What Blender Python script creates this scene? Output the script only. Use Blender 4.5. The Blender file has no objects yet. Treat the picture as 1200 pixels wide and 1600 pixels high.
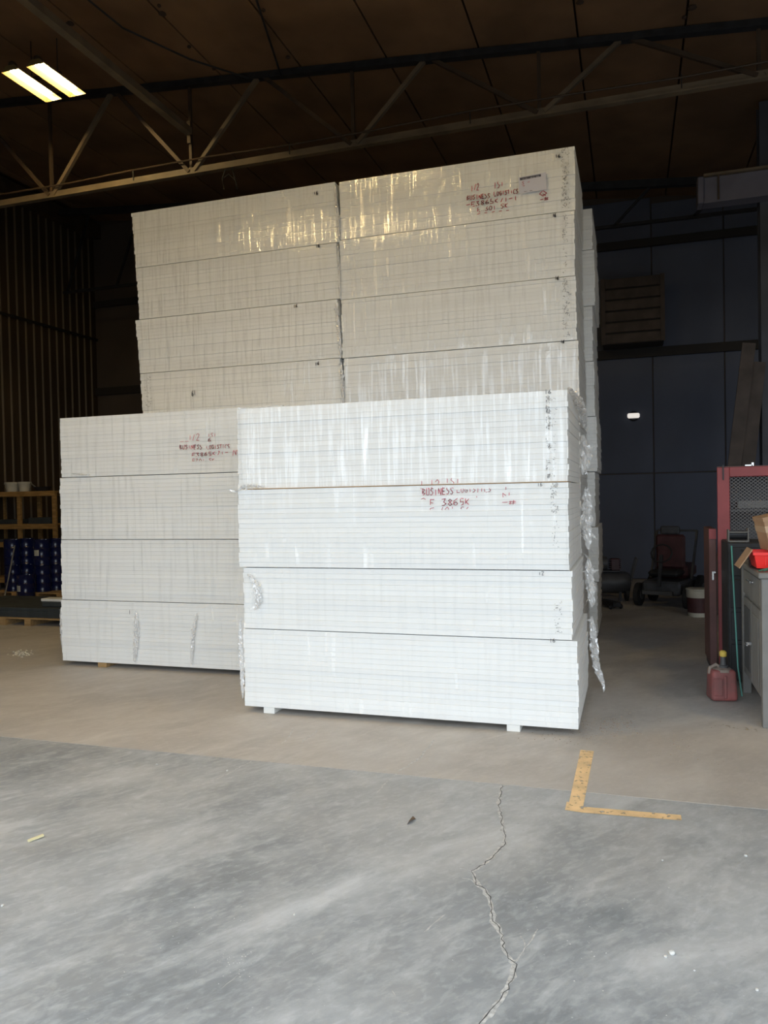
import bpy, bmesh, math, random
from mathutils import Vector, Matrix
random.seed(7)
S = bpy.context.scene
COL = S.collection

# ------------------------------------------------------------------ camera
FPX, YAW, PITCH, ROLL, EYE = 1202.0, math.radians(17.8), math.radians(1.2), 0.02, 1.6
F = Vector((-math.sin(YAW) * math.cos(PITCH), math.cos(YAW) * math.cos(PITCH), -math.sin(PITCH)))
R0 = F.cross(Vector((0, 0, 1))).normalized()
U0 = R0.cross(F)
CR = R0 * math.cos(ROLL) - U0 * math.sin(ROLL)
CU = R0 * math.sin(ROLL) + U0 * math.cos(ROLL)
cam = bpy.data.cameras.new('camera')
cam.sensor_fit = 'VERTICAL'
cam.sensor_height = 34.6
cam.sensor_width = 25.95
cam.lens = FPX / 1600 * 34.6
cam.clip_end = 300
cam_o = bpy.data.objects.new('camera', cam)
COL.objects.link(cam_o)
M = Matrix((CR, CU, -F)).transposed().to_4x4()
M.translation = Vector((0, 0, EYE))
cam_o.matrix_world = M
S.camera = cam_o

# ------------------------------------------------------------------ sky, doorway daylight, exposure
w = bpy.data.worlds.new('world')
S.world = w
w.use_nodes = True
bg = w.node_tree.nodes['Background']
bg.inputs[0].default_value = (0.80, 0.89, 0.97, 1)      # even overcast sky
bg.inputs[1].default_value = 2.8
DX0, DX1, DZ, DY = -5.6, 9.5, 4.2, 1.3                  # the big door the photographer stands in
pl = bpy.data.lights.new('door_portal', 'AREA')
pl.shape = 'RECTANGLE'
pl.size, pl.size_y = DX1 - DX0, DZ
pl.cycles.is_portal = True
po = bpy.data.objects.new('door_portal', pl)
po.location = ((DX0 + DX1) / 2, DY - 0.02, DZ / 2)
po.rotation_euler = (math.radians(90), 0, 0)           # -Z axis points to +Y, into the hall
COL.objects.link(po)
S.view_settings.view_transform = 'Standard'
S.view_settings.look = 'None'
S.view_settings.gamma = 1
S.view_settings.use_curve_mapping = False
S.view_settings.exposure = 0.0
LAMP_POWER = 135.0


# ------------------------------------------------------------------ measuring: photograph ray meets a plane of the hall
def ray(x, y): return F + CR * ((x - 600) / FPX) - CU * ((y - 800) / FPX)
def onY(x, y, Y):
    d = ray(x, y); t = Y / d.y
    return Vector((d.x * t, Y, EYE + d.z * t))
def onZ(x, y, Z):
    d = ray(x, y); t = (Z - EYE) / d.z
    return Vector((d.x * t, d.y * t, Z))


# ------------------------------------------------------------------ materials
def mat(name, col, rough=0.6, metal=0.0, var=0.0, vscale=6.0, bump=0.0, bscale=40.0, emit=None, estr=0, vec_scale=(1, 1, 1), obj_random=0.0, col2=None, spec=0.5):
    m = bpy.data.materials.new(name)
    m.use_nodes = True
    nt = m.node_tree; N = nt.nodes; L = nt.links
    b = N['Principled BSDF']
    b.inputs['Base Color'].default_value = (*col, 1)
    b.inputs['Roughness'].default_value = rough
    b.inputs['Metallic'].default_value = metal
    b.inputs['Specular IOR Level'].default_value = spec
    tc = N.new('ShaderNodeTexCoord'); mp = N.new('ShaderNodeMapping')
    mp.inputs['Scale'].default_value = vec_scale
    L.new(tc.outputs['Object'], mp.inputs[0])
    last = None
    if var > 0:
        n = N.new('ShaderNodeTexNoise'); n.inputs['Scale'].default_value = vscale; n.inputs['Detail'].default_value = 5
        L.new(mp.outputs[0], n.inputs['Vector'])
        r = N.new('ShaderNodeValToRGB')
        c2 = col2 or tuple(c * (1 - var) for c in col)
        c1 = tuple(min(1, c * (1 + var * 0.5)) for c in col)
        r.color_ramp.elements[0].position = 0.32; r.color_ramp.elements[0].color = (*c2, 1)
        r.color_ramp.elements[1].position = 0.68; r.color_ramp.elements[1].color = (*c1, 1)
        L.new(n.outputs[0], r.inputs[0]); last = r.outputs[0]
        L.new(last, b.inputs['Base Color'])
    if obj_random > 0:
        oi = N.new('ShaderNodeObjectInfo')
        mr = N.new('ShaderNodeMapRange')
        mr.inputs['To Min'].default_value = 1 - obj_random; mr.inputs['To Max'].default_value = 1 + obj_random * 0.2
        L.new(oi.outputs['Random'], mr.inputs['Value'])
        hs = N.new('ShaderNodeHueSaturation')
        hs.inputs['Color'].default_value = (*col, 1)
        if last: L.new(last, hs.inputs['Color'])
        L.new(mr.outputs[0], hs.inputs['Value'])
        L.new(hs.outputs[0], b.inputs['Base Color'])
    if bump > 0:
        n = N.new('ShaderNodeTexNoise'); n.inputs['Scale'].default_value = bscale; n.inputs['Detail'].default_value = 4
        L.new(mp.outputs[0], n.inputs['Vector'])
        bp = N.new('ShaderNodeBump'); bp.inputs['Strength'].default_value = bump; bp.inputs['Distance'].default_value = 0.01
        L.new(n.outputs[0], bp.inputs['Height']); L.new(bp.outputs[0], b.inputs['Normal'])
    if emit:
        b.inputs['Emission Color'].default_value = (*emit, 1)
        b.inputs['Emission Strength'].default_value = estr
    return m


def concrete(name, base, dark, light, seed, dust):
    """Worn slab: broad blotches, wiped streaks, fine speckle, scattered pale scuffs."""
    m = bpy.data.materials.new(name); m.use_nodes = True
    nt = m.node_tree; N = nt.nodes; L = nt.links
    b = N['Principled BSDF']
    tc = N.new('ShaderNodeTexCoord')
    def noise(scale, detail, vs, rot, off, dist=0.0):
        mp = N.new('ShaderNodeMapping')
        mp.vector_type = 'TEXTURE'
        mp.inputs['Scale'].default_value = (vs[1], 1, 1); mp.inputs['Rotation'].default_value = (0, 0, rot)
        mp.inputs['Location'].default_value = (off + seed, off * 2 + seed, 0)
        L.new(tc.outputs['Object'], mp.inputs[0])
        n = N.new('ShaderNodeTexNoise')
        n.inputs['Scale'].default_value = scale; n.inputs['Detail'].default_value = detail
        n.inputs['Roughness'].default_value = 0.62; n.inputs['Distortion'].default_value = dist
        L.new(mp.outputs[0], n.inputs['Vector'])
        return n.outputs[0]
    def ramp(src, p0, p1, a=0.0, c=1.0):
        r = N.new('ShaderNodeMapRange')
        r.inputs['From Min'].default_value = p0; r.inputs['From Max'].default_value = p1
        r.inputs['To Min'].default_value = a; r.inputs['To Max'].default_value = c
        L.new(src, r.inputs['Value']); return r.outputs[0]
    def mix(f, a, c):
        x = N.new('ShaderNodeMix'); x.data_type = 'RGBA'
        L.new(f, x.inputs[0])
        for i, v in ((6, a), (7, c)):
            if isinstance(v, tuple): x.inputs[i].default_value = (*v, 1)
            else: L.new(v, x.inputs[i])
        return x.outputs[2]
    c = mix(ramp(noise(1.1, 7, (1, 1.6, 1), 0.9, 3, 0.5), 0.38, 0.62, 0, 0.8), dark, base)
    c = mix(ramp(noise(2.6, 9, (1, 2.0, 1), 0.95, 9, 0.5), 0.47, 0.72, 0, 0.6), c, light)
    c = mix(ramp(noise(9.0, 9, (1, 2.3, 1), 1.05, 21, 0.6), 0.52, 0.76, 0, 0.5), c, light)
    c = mix(ramp(noise(6.0, 8, (1, 1.8, 1), 0.6, 33, 0.8), 0.54, 0.74, 0, 0.45), c, dark)
    c = mix(ramp(noise(0.55, 4, (1, 1, 1), 0.0, 47, 0.2), 0.45, 0.7, 0, 0.7), c, dust)
    c = mix(ramp(noise(34, 5, (1, 2, 1), 0.9, 61, 0.4), 0.48, 0.75, 0, 0.3), c, light)
    c = mix(ramp(noise(70, 3, (1, 1, 1), 0, 5), 0.68, 0.74, 0, 0.5), c, light)
    c = mix(ramp(noise(38, 3, (1, 1.6, 1), 0.5, 15), 0.64, 0.72, 0, 0.3), c, dark)
    L.new(c, b.inputs['Base Color'])
    L.new(ramp(noise(3, 5, (1, 1, 1), 0, 71), 0.3, 0.7, 0.48, 0.75), b.inputs['Roughness'])
    bp = N.new('ShaderNodeBump'); bp.inputs['Strength'].default_value = 0.25; bp.inputs['Distance'].default_value = 0.004
    L.new(noise(30, 6, (1, 1, 1), 0, 2), bp.inputs['Height']); L.new(bp.outputs[0], b.inputs['Normal'])
    return m


def film_mat(name, fac, streak, rough=0.14, milky=0.05, sx=26.0, sz=1.6, seed=0.0, bump=0.8):
    """Clear stretch film: see-through, with long vertical pull wrinkles that glint."""
    m = bpy.data.materials.new(name); m.use_nodes = True
    nt = m.node_tree; N = nt.nodes; L = nt.links
    N.remove(N['Principled BSDF']); out = N['Material Output']
    tc0 = N.new('ShaderNodeTexCoord'); oi = N.new('ShaderNodeObjectInfo')
    ofs = N.new('ShaderNodeVectorMath'); ofs.operation = 'ADD'
    sc = N.new('ShaderNodeVectorMath'); sc.operation = 'SCALE'; sc.inputs[0].default_value = (13.7, 5.1, 9.3)
    L.new(oi.outputs['Random'], sc.inputs['Scale'])
    L.new(tc0.outputs['Object'], ofs.inputs[0]); L.new(sc.outputs[0], ofs.inputs[1])
    def noise(vs, scale, det, off, dist=0.3):
        mp = N.new('ShaderNodeMapping'); mp.inputs['Scale'].default_value = vs
        mp.inputs['Location'].default_value = (off + seed, off, off * 0.7)
        L.new(ofs.outputs[0], mp.inputs[0])
        n = N.new('ShaderNodeTexNoise'); n.inputs['Scale'].default_value = scale
        n.inputs['Detail'].default_value = det; n.inputs['Distortion'].default_value = dist
        L.new(mp.outputs[0], n.inputs['Vector']); return n.outputs[0]
    def mrange(src, a, b_, c, d):
        r = N.new('ShaderNodeMapRange'); r.inputs['From Min'].default_value = a; r.inputs['From Max'].default_value = b_
        r.inputs['To Min'].default_value = c; r.inputs['To Max'].default_value = d
        L.new(src, r.inputs['Value']); return r.outputs[0]
    def math_(op, a, b_):
        x = N.new('ShaderNodeMath'); x.operation = op
        for i, v in enumerate((a, b_)):
            if isinstance(v, (int, float)): x.inputs[i].default_value = v
            else: L.new(v, x.inputs[i])
        return x.outputs[0]
    fine = noise((sx, sx, sz), 1.0, 2, 3)
    patch = noise((1.6, 1.6, 2.4), 1.0, 3, 11)
    gate = mrange(patch, 0.42, 0.66, 0.15, 1.0)
    line = math_('MULTIPLY', mrange(fine, 0.60, 0.70, 0, 1), gate)
    f = math_('MULTIPLY', line, streak * .5)
    wr = noise((sx * 0.5, sx * 0.5, sz * 1.3), 1.0, 5, 23, 0.6)
    ht = math_('ADD', math_('MULTIPLY', wr, 1.0), math_('MULTIPLY', fine, 0.35))
    bp = N.new('ShaderNodeBump'); bp.inputs['Distance'].default_value = 0.012
    L.new(mrange(patch, 0.35, 0.65, bump * 0.35, bump), bp.inputs['Strength'])
    L.new(ht, bp.inputs['Height'])
    gl = N.new('ShaderNodeBsdfGlossy'); gl.inputs['Roughness'].default_value = rough
    gl.inputs['Color'].default_value = (1, 1, 1, 1)
    L.new(bp.outputs[0], gl.inputs['Normal'])
    tr = N.new('ShaderNodeBsdfTransparent')
    df = N.new('ShaderNodeBsdfDiffuse'); df.inputs['Color'].default_value = (0.9, 0.9, 0.9, 1)
    
    a = N.new('ShaderNodeMixShader'); a.inputs[0].default_value = milky
    L.new(tr.outputs[0], a.inputs[1]); L.new(df.outputs[0], a.inputs[2])
    c = N.new('ShaderNodeMixShader'); L.new(math_('MULTIPLY', mrange(fine, 0.47, 0.62, 0.25, 2.4), fac), c.inputs[0])
    L.new(a.outputs[0], c.inputs[1]); L.new(gl.outputs[0], c.inputs[2])
    g2 = N.new('ShaderNodeBsdfGlossy'); g2.inputs['Roughness'].default_value = 0.42
    L.new(f, g2.inputs['Color'])                       # bright pulled threads of film
    ad = N.new('ShaderNodeAddShader'); L.new(c.outputs[0], ad.inputs[0]); L.new(g2.outputs[0], ad.inputs[1])
    L.new(ad.outputs[0], out.inputs['Surface'])
    return m


def paint_mat(name, col, wear):
    """Worn thin paint that shows the slab through scuffed spots."""
    m = mat(name, col, 0.7, var=0.2, vscale=9)
    nt = m.node_tree; N = nt.nodes; L = nt.links
    b = N['Principled BSDF']; out = N['Material Output']
    n = N.new('ShaderNodeTexNoise'); n.inputs['Scale'].default_value = 30; n.inputs['Detail'].default_value = 7
    tc = N.new('ShaderNodeTexCoord'); L.new(tc.outputs['Object'], n.inputs['Vector'])
    r = N.new('ShaderNodeMapRange'); r.inputs['From Min'].default_value = 0.5 - wear; r.inputs['From Max'].default_value = 0.62 - wear
    L.new(n.outputs[0], r.inputs['Value'])
    t = N.new('ShaderNodeBsdfTransparent'); mx = N.new('ShaderNodeMixShader')
    L.new(r.outputs[0], mx.inputs[0]); L.new(t.outputs[0], mx.inputs[1]); L.new(b.outputs[0], mx.inputs[2])
    L.new(mx.outputs[0], out.inputs['Surface'])
    return m


MT = dict(
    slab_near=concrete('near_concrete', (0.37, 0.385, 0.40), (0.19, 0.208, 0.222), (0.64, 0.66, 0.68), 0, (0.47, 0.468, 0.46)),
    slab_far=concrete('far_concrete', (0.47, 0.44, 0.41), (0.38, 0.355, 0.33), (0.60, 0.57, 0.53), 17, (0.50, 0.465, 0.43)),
    ground=mat('outdoor_concrete', (0.22, 0.215, 0.20), 0.9, var=0.15, vscale=1),
    foam=mat('white_foam', (0.90, 0.91, 0.90), 0.75, bump=0.08, bscale=160, obj_random=0.05),
    foam_cut=mat('foam_offcut', (0.85, 0.85, 0.82), 0.8, var=0.1),
    film=film_mat('stretch_film', 0.022, 0.35, milky=0.06),
    film_top=film_mat('stretch_film_tight', 0.038, 0.4, rough=0.10, milky=0.07, sx=38, sz=2.0, seed=5, bump=0.8),
    crumple=film_mat('crumpled_film', 0.16, 0.4, rough=0.15, milky=0.5, sx=60, sz=14, seed=9, bump=1.0),
    red_ink=mat('red_marker', (0.66, 0.10, 0.16), 0.6, var=0.3, vscale=60),
    black_ink=mat('black_marker', (0.10, 0.10, 0.13), 0.6),
    grey_ink=paint_mat('grey_stamp_ink', (0.33, 0.33, 0.34), 0.02),
    paper=mat('lilac_paper', (0.66, 0.66, 0.76), 0.5),
    yellow=paint_mat('yellow_line_paint', (0.85, 0.60, 0.32), 0.19),
    yellow_faint=paint_mat('worn_yellow_paint', (0.50, 0.38, 0.20), -0.06),
    crack=mat('broken_concrete_edge', (0.54, 0.54, 0.53), 0.9, var=0.35, vscale=60, bump=0.4, bscale=120),
    crack_dark=mat('crack_gap', (0.07, 0.07, 0.07), 0.95),
    scuff=mat('pale_scuff', (0.50, 0.50, 0.49), 0.8, var=0.3, vscale=40),
    stone=mat('pebble_stone', (0.62, 0.62, 0.6), 0.8, var=0.2),
    debris=mat('dirt_crumbs', (0.26, 0.20, 0.15), 0.95, var=0.3, vscale=20),
    leaf=mat('dry_leaf', (0.12, 0.08, 0.05), 0.8),
    wood=mat('pine_wood', (0.42, 0.27, 0.12), 0.7, var=0.35, vscale=5, vec_scale=(1, 6, 6)),
    wood_dark=mat('rack_wood', (0.36, 0.21, 0.07), 0.7, var=0.35, vscale=5, vec_scale=(1, 6, 6)),
    wood_plank=mat('old_plank', (0.09, 0.07, 0.06), 0.8, var=0.3, vscale=4),
    wall=mat('brown_wall_sheet', (0.055, 0.036, 0.02), 0.55, var=0.25, vscale=0.8),
    rib=mat('wall_rib_metal', (0.15, 0.12, 0.085), 0.42, var=0.15, vscale=1),
    back=mat('back_wall_panel', (0.10, 0.078, 0.065), 0.75, var=0.3, vscale=0.7),
    back_haze=mat('hazed_wall_panel', (0.105, 0.12, 0.17), 0.7, var=0.25, vscale=0.7),  # blue cast of the lens haze painted into the right-hand panels
    back_band=mat('back_wall_band', (0.03, 0.026, 0.024), 0.8),
    ceil=mat('brown_roof_lining', (0.20, 0.115, 0.06), 0.75, var=0.3, vscale=1.1, bump=0.3, bscale=4),
    ceil_spot=mat('roof_stain', (0.05, 0.03, 0.02), 0.9),
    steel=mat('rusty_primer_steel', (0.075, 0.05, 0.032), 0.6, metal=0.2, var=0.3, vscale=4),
    steel_lit=mat('lit_tan_steel', (0.17, 0.13, 0.085), 0.6, var=0.3, vscale=3),  # lighter copy of the steel, for members that catch the light
    beam=mat('hazed_box_beam', (0.15, 0.145, 0.185), 0.6, var=0.2, vscale=2),  # bluish veil of glare mixed into the beam colour
    dark=mat('dark_metal', (0.035, 0.036, 0.04), 0.5, metal=0.3, var=0.3),
    black=mat('black_rubber', (0.015, 0.015, 0.016), 0.7),
    red=mat('red_cage_paint', (0.30, 0.055, 0.06), 0.5, var=0.25, vscale=3),
    red_dk=mat('dull_red_sheet', (0.15, 0.07, 0.065), 0.55, var=0.3, vscale=3),
    mesh=mat('expanded_metal', (0.16, 0.15, 0.15), 0.5, metal=0.4),
    grey=mat('grey_cabinet_paint', (0.20, 0.195, 0.185), 0.55, var=0.2, vscale=5),
    grey_dk=mat('dark_grey_paint', (0.08, 0.08, 0.082), 0.55),
    chrome=mat('bright_metal', (0.7, 0.7, 0.7), 0.25, metal=0.9),
    card=mat('brown_cardboard', (0.40, 0.25, 0.145), 0.8, var=0.12, vscale=8),
    tape=mat('kraft_tape', (0.50, 0.35, 0.22), 0.45),
    bin_red=mat('bright_red_plastic', (0.95, 0.035, 0.03), 0.4),
    green=mat('green_cord', (0.05, 0.16, 0.11), 0.7, var=0.3, vscale=30),
    green_rod=mat('green_rod_plastic', (0.07, 0.30, 0.25), 0.4),
    can_red=mat('faded_red_plastic', (0.26, 0.075, 0.07), 0.6, var=0.35, vscale=9, col2=(0.19, 0.085, 0.08)),
    can_dust=mat('dusty_grey_plastic', (0.30, 0.24, 0.20), 0.8, var=0.3, vscale=20),
    cap=mat('yellow_cap', (0.72, 0.52, 0.10), 0.45),
    blue=mat('dark_blue_drum', (0.004, 0.008, 0.055), 0.22, spec=0.6),
    label=mat('drum_label', (0.48, 0.48, 0.42), 0.6),
    sheet=mat('charcoal_sheet', (0.045, 0.055, 0.06), 0.7, var=0.3, vscale=6),
    bucket=mat('white_bucket_plastic', (0.55, 0.53, 0.45), 0.5, var=0.15),
    machine=mat('machine_paint', (0.06, 0.062, 0.07), 0.5, var=0.3, vscale=9),
    machine_red=mat('machine_red_paint', (0.07, 0.025, 0.028), 0.5, var=0.3, vscale=9),
    white=mat('yellowed_enamel', (0.20, 0.15, 0.06), 0.4),
    tube=mat('lamp_tube', (1, 0.9, 0.6), 0.4, emit=(1.0, 0.74, 0.34), estr=LAMP_POWER),
    glow=mat('lamp_lens', (1, 1, 1), 0.4, emit=(1.0, 0.93, 0.85), estr=0.7),
)


# ------------------------------------------------------------------ builders
class MB:
    def __init__(s): s.v = []; s.f = []; s.smooth = False
    def add(s, vs, fs):
        n = len(s.v); s.v += [Vector(v) for v in vs]; s.f += [[i + n for i in f] for f in fs]; return s
    def box(s, x0, x1, y0, y1, z0, z1, bev=0.0):
        if bev <= 0:
            vs = [(x, y, z) for z in (z0, z1) for y in (y0, y1) for x in (x0, x1)]
            return s.add(vs, [(0, 2, 3, 1), (4, 5, 7, 6), (0, 1, 5, 4), (2, 6, 7, 3), (0, 4, 6, 2), (1, 3, 7, 5)])
        bm = bmesh.new(); bmesh.ops.create_cube(bm, size=1)
        for v in bm.verts:
            v.co = Vector(((x0 + x1) / 2 + v.co.x * (x1 - x0), (y0 + y1) / 2 + v.co.y * (y1 - y0), (z0 + z1) / 2 + v.co.z * (z1 - z0)))
        bmesh.ops.bevel(bm, geom=bm.edges[:], offset=bev, segments=1, affect='EDGES')
        bm.verts.index_update()
        s.add([v.co.copy() for v in bm.verts], [[v.index for v in f.verts] for f in bm.faces]); bm.free(); return s
    def bar(s, a, b, w_, h_=None, up=(0, 0, 1)):
        a = Vector(a); b = Vector(b); h_ = h_ or w_
        d = (b - a).normalized(); up = Vector(up)
        if abs(d.dot(up)) > 0.99: up = Vector((0, 1, 0))
        sd = d.cross(up).normalized() * w_ / 2; u = sd.cross(d).normalized() * h_ / 2
        vs = [p + q for p in (a, b) for q in (-sd - u, sd - u, sd + u, -sd + u)]
        return s.add(vs, [(3, 2, 1, 0), (4, 5, 6, 7), (0, 1, 5, 4), (1, 2, 6, 5), (2, 3, 7, 6), (3, 0, 4, 7)])
    def tube(s, pts, r, n=8):
        pts = [Vector(p) for p in pts]; rings = []
        for i, p in enumerate(pts):
            d = (pts[min(i + 1, len(pts) - 1)] - pts[max(i - 1, 0)]).normalized()
            a = d.cross(Vector((0, 0, 1)))
            if a.length < 0.05: a = d.cross(Vector((0, 1, 0)))
            a.normalize(); b = d.cross(a)
            rr = r[i] if isinstance(r, (list, tuple)) else r
            rings.append([p + a * math.cos(t) * rr + b * math.sin(t) * rr for t in [2 * math.pi * k / n for k in range(n)]])
        vs = [v for q in rings for v in q]; fs = []
        for i in range(len(pts) - 1):
            for k in range(n):
                fs.append((i * n + k, i * n + (k + 1) % n, (i + 1) * n + (k + 1) % n, (i + 1) * n + k))
        fs.append(list(range(n))[::-1]); fs.append([(len(pts) - 1) * n + k for k in range(n)])
        return s.add(vs, fs)
    def lathe(s, prof, c=(0, 0, 0), n=20, axis='Z'):
        vs = []; fs = []
        for r, z in prof:
            for k in range(n):
                t = 2 * math.pi * k / n
                p = (r * math.cos(t), r * math.sin(t), z)
                if axis == 'X': p = (p[2], p[0], p[1])
                if axis == 'Y': p = (p[0], p[2], p[1])
                vs.append((p[0] + c[0], p[1] + c[1], p[2] + c[2]))
        m_ = len(prof)
        for i in range(m_ - 1):
            for k in range(n):
                fs.append((i * n + k, i * n + (k + 1) % n, (i + 1) * n + (k + 1) % n, (i + 1) * n + k))
        fs.append(list(range(n))[::-1]); fs.append([(m_ - 1) * n + k for k in range(n)])
        return s.add(vs, fs)
    def quad(s, a, b, c, d): return s.add([a, b, c, d], [(0, 1, 2, 3)])
    def mesh(s, name, m, smooth=False):
        me = bpy.data.meshes.new(name)
        me.from_pydata([tuple(v) for v in s.v], [], s.f); me.update()
        if m: me.materials.append(m)
        if smooth:
            me.polygons.foreach_set('use_smooth', [True] * len(me.polygons))
            try: me.set_sharp_from_angle(angle=math.radians(40))
            except Exception: pass
        return me
    def build(s, name, m, parent=None, loc=None, smooth=False, label=None, kind=None):
        bm = bmesh.new(); me = s.mesh(name, m, smooth)
        bm.from_mesh(me); bmesh.ops.recalc_face_normals(bm, faces=bm.faces[:]); bm.to_mesh(me); bm.free()
        return link(name, me, parent, loc, label=label, kind=kind)


def link(name, me, parent=None, loc=None, rot=None, label=None, kind=None):
    o = bpy.data.objects.new(name, me); COL.objects.link(o)
    if parent is not None: o.parent = parent
    if loc is not None: o.location = loc
    if rot is not None: o.rotation_euler = rot
    if label: o['label'] = label
    if kind: o['kind'] = kind
    return o


def tag(o, label, cat, group=None, kind=None):
    o['label'] = label; o['category'] = cat
    if group: o['group'] = group
    if kind: o['kind'] = kind
    return o


def thing(name, label, cat, loc=(0, 0, 0), rz=0.0, group=None):
    return tag(link(name, None, None, loc, (0, 0, rz)), label, cat, group)


def struct(name, mb, m, **k):
    return mb.build(name, m, kind='structure', **k)


# ------------------------------------------------------------------ setting
XL, XR, YB = -11.4, 11.0, 14.6
def roof(x): return 6.86 - 0.09 * x

floor = struct('floor', MB().box(XL - 0.2, XR + 0.2, DY - 0.3, YB + 0.2, -0.3, -0.04), MT['crack_dark'])
JY = 4.19
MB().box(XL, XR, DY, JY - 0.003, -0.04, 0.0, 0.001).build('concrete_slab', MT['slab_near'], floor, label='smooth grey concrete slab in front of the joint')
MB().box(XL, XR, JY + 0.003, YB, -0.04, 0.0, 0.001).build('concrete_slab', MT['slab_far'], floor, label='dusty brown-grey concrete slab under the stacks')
ground = struct('ground', MB().box(-40, 40, -60, DY - 0.3, -0.3, -0.02), MT['ground'])

# crack: raised spalled edge ribbon with a dark gap along it
def ribbon(pts, wid, z, jit=0.0, taper=True, walls=True):
    mb = MB(); pts = [Vector((p[0], p[1], 0)) for p in pts]
    dense = []
    for a, b in zip(pts[:-1], pts[1:]):
        k = max(2, int((b - a).length / 0.022))
        for i in range(k): dense.append(a.lerp(b, i / k))
    dense.append(pts[-1])
    n = len(dense); top = []
    for i, p in enumerate(dense):
        d = (dense[min(i + 1, n - 1)] - dense[max(i - 1, 0)]).normalized(); s_ = Vector((-d.y, d.x, 0))
        ww = wid * (0.45 + 0.9 * random.random()) if jit else wid
        if taper and i in (0, n - 1): ww *= 0.15
        o = s_ * random.uniform(-jit, jit)
        top.append((p + o + s_ * ww / 2, p + o - s_ * ww / 2))
    vs = []; fs = []
    for a, b in top: vs += [(a.x, a.y, z), (b.x, b.y, z), (a.x * 1, a.y, 0.0), (b.x, b.y, 0.0)]
    for i in range(n - 1):
        k = i * 4
        fs += [(k, k + 4, k + 5, k + 1)] + ([(k, k + 2, k + 6, k + 4), (k + 1, k + 5, k + 7, k + 3)] if walls else [])
    return mb.add(vs, fs)
CP = [(785, 1227), (782, 1240), (779, 1258), (784, 1282), (788, 1306), (789, 1318), (779, 1328), (768, 1340), (752, 1354), (738, 1362), (741, 1372), (746, 1383), (756, 1390), (764, 1402), (769, 1420), (770, 1440), (778, 1451), (784, 1462), (788, 1485), (796, 1497), (804, 1507), (800, 1525), (792, 1545), (782, 1566), (768, 1580), (752, 1600), (735, 1630), (728, 1670)]
cp = [onZ(x, y, 0) for x, y in CP]
ribbon(cp, 0.021, 0.0012, 0.004).build('crack_edge', MT['crack'], floor)
ribbon([p + Vector((random.uniform(-.003, .003), 0, 0)) for p in cp], 0.0032, 0.0020, 0.007).build('crack_gap', MT['crack_dark'], floor)
for q in ([(804, 1507), (812, 1494), (821, 1480), (818, 1468), (813, 1463)], [(821, 1480), (831, 1470), (840, 1452)], [(738, 1362), (728, 1358), (718, 1357)], [(745, 1383), (735, 1374), (722, 1372)]):
    ribbon([onZ(x, y, 0) for x, y in q], 0.006, 0.0012, 0.002).build('crack_branch', MT['crack'], floor)
# painted corner mark
mk = MB()
A = [onZ(907, 1172, 0), onZ(928, 1174, 0), onZ(911, 1262, 0), onZ(887, 1264, 0)]
mk.add([(p.x, p.y, 0.0012) for p in A], [(3, 2, 1, 0)])
mk.add([(-0.335, 4.035, .0016), (-0.255, 3.99, .0016), (0.215, 4.01, .0016), (0.215, 3.945, .0016), (-0.25, 3.915, .0016), (-0.335, 3.925, .0016)], [(0, 1, 2, 3, 4, 5)])
mk.build('floor_marking', MT['yellow'], floor, label='worn yellow painted corner mark')
a, b = onZ(1105, 1131, 0), onZ(1183, 1141, 0)
MB().add([(a.x, a.y - .03, .001), (b.x, b.y - .03, .001), (b.x, b.y + .03, .001), (a.x, a.y + .03, .001)], [(0, 1, 2, 3)]).build('floor_marking', MT['yellow_faint'], floor, label='faint trace of a yellow line')
for q, wd in (([(661, 1457), (679, 1443), (697, 1428)], .014), ([(623, 1206), (655, 1185), (678, 1156)], .03), ([(470, 1160), (486, 1150), (498, 1140)], .025), ([(438, 1163), (449, 1155), (460, 1136)], .025),
              ([(300, 1232), (350, 1212), (395, 1188)], .02), ([(588, 1240), (600, 1225), (620, 1208)], .02), ([(20, 1165), (45, 1150), (75, 1145)], .02), ([(612, 1545), (618, 1557)], .01), ([(620, 1580), (640, 1584)], .01), ([(345, 1545), (372, 1524)], .008)):
    ribbon([onZ(x, y, 0) for x, y in q], wd * .4, 0.0006, wd * .3, walls=False).build('floor_scuff', MT['scuff'], floor)

# left wall with standing ribs
wl = struct('wall_left', MB().box(XL - 0.2, XL, DY - 0.3, YB + 0.2, -0.3, roof(XL) + 0.05), MT['wall'])
rib_me = MB().add([(0, -0.02, 0), (0.03, -0.007, 0), (0.03, 0.007, 0), (0, 0.02, 0), (0, -0.02, 7.45), (0.03, -0.007, 7.45), (0.03, 0.007, 7.45), (0, 0.02, 7.45)],
                  [(0, 1, 5, 4), (1, 2, 6, 5), (2, 3, 7, 6), (4, 5, 6, 7), (3, 2, 1, 0)]).mesh('rib', MT['rib'])
y = 1.5
while y < YB - 0.1:
    link('rib', rib_me, wl, (XL, y, 0)); y += 0.215
MB().bar((XL + 0.05, DY, 5.22), (XL + 0.05, YB, 5.22), 0.03, 0.05).build('conduit', MT['black'], wl)
tr1 = struct('trim_1', MB().box(XL, XL + 0.22, DY, YB, 7.45, 7.75), MT['steel'])          # eave beam
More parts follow.
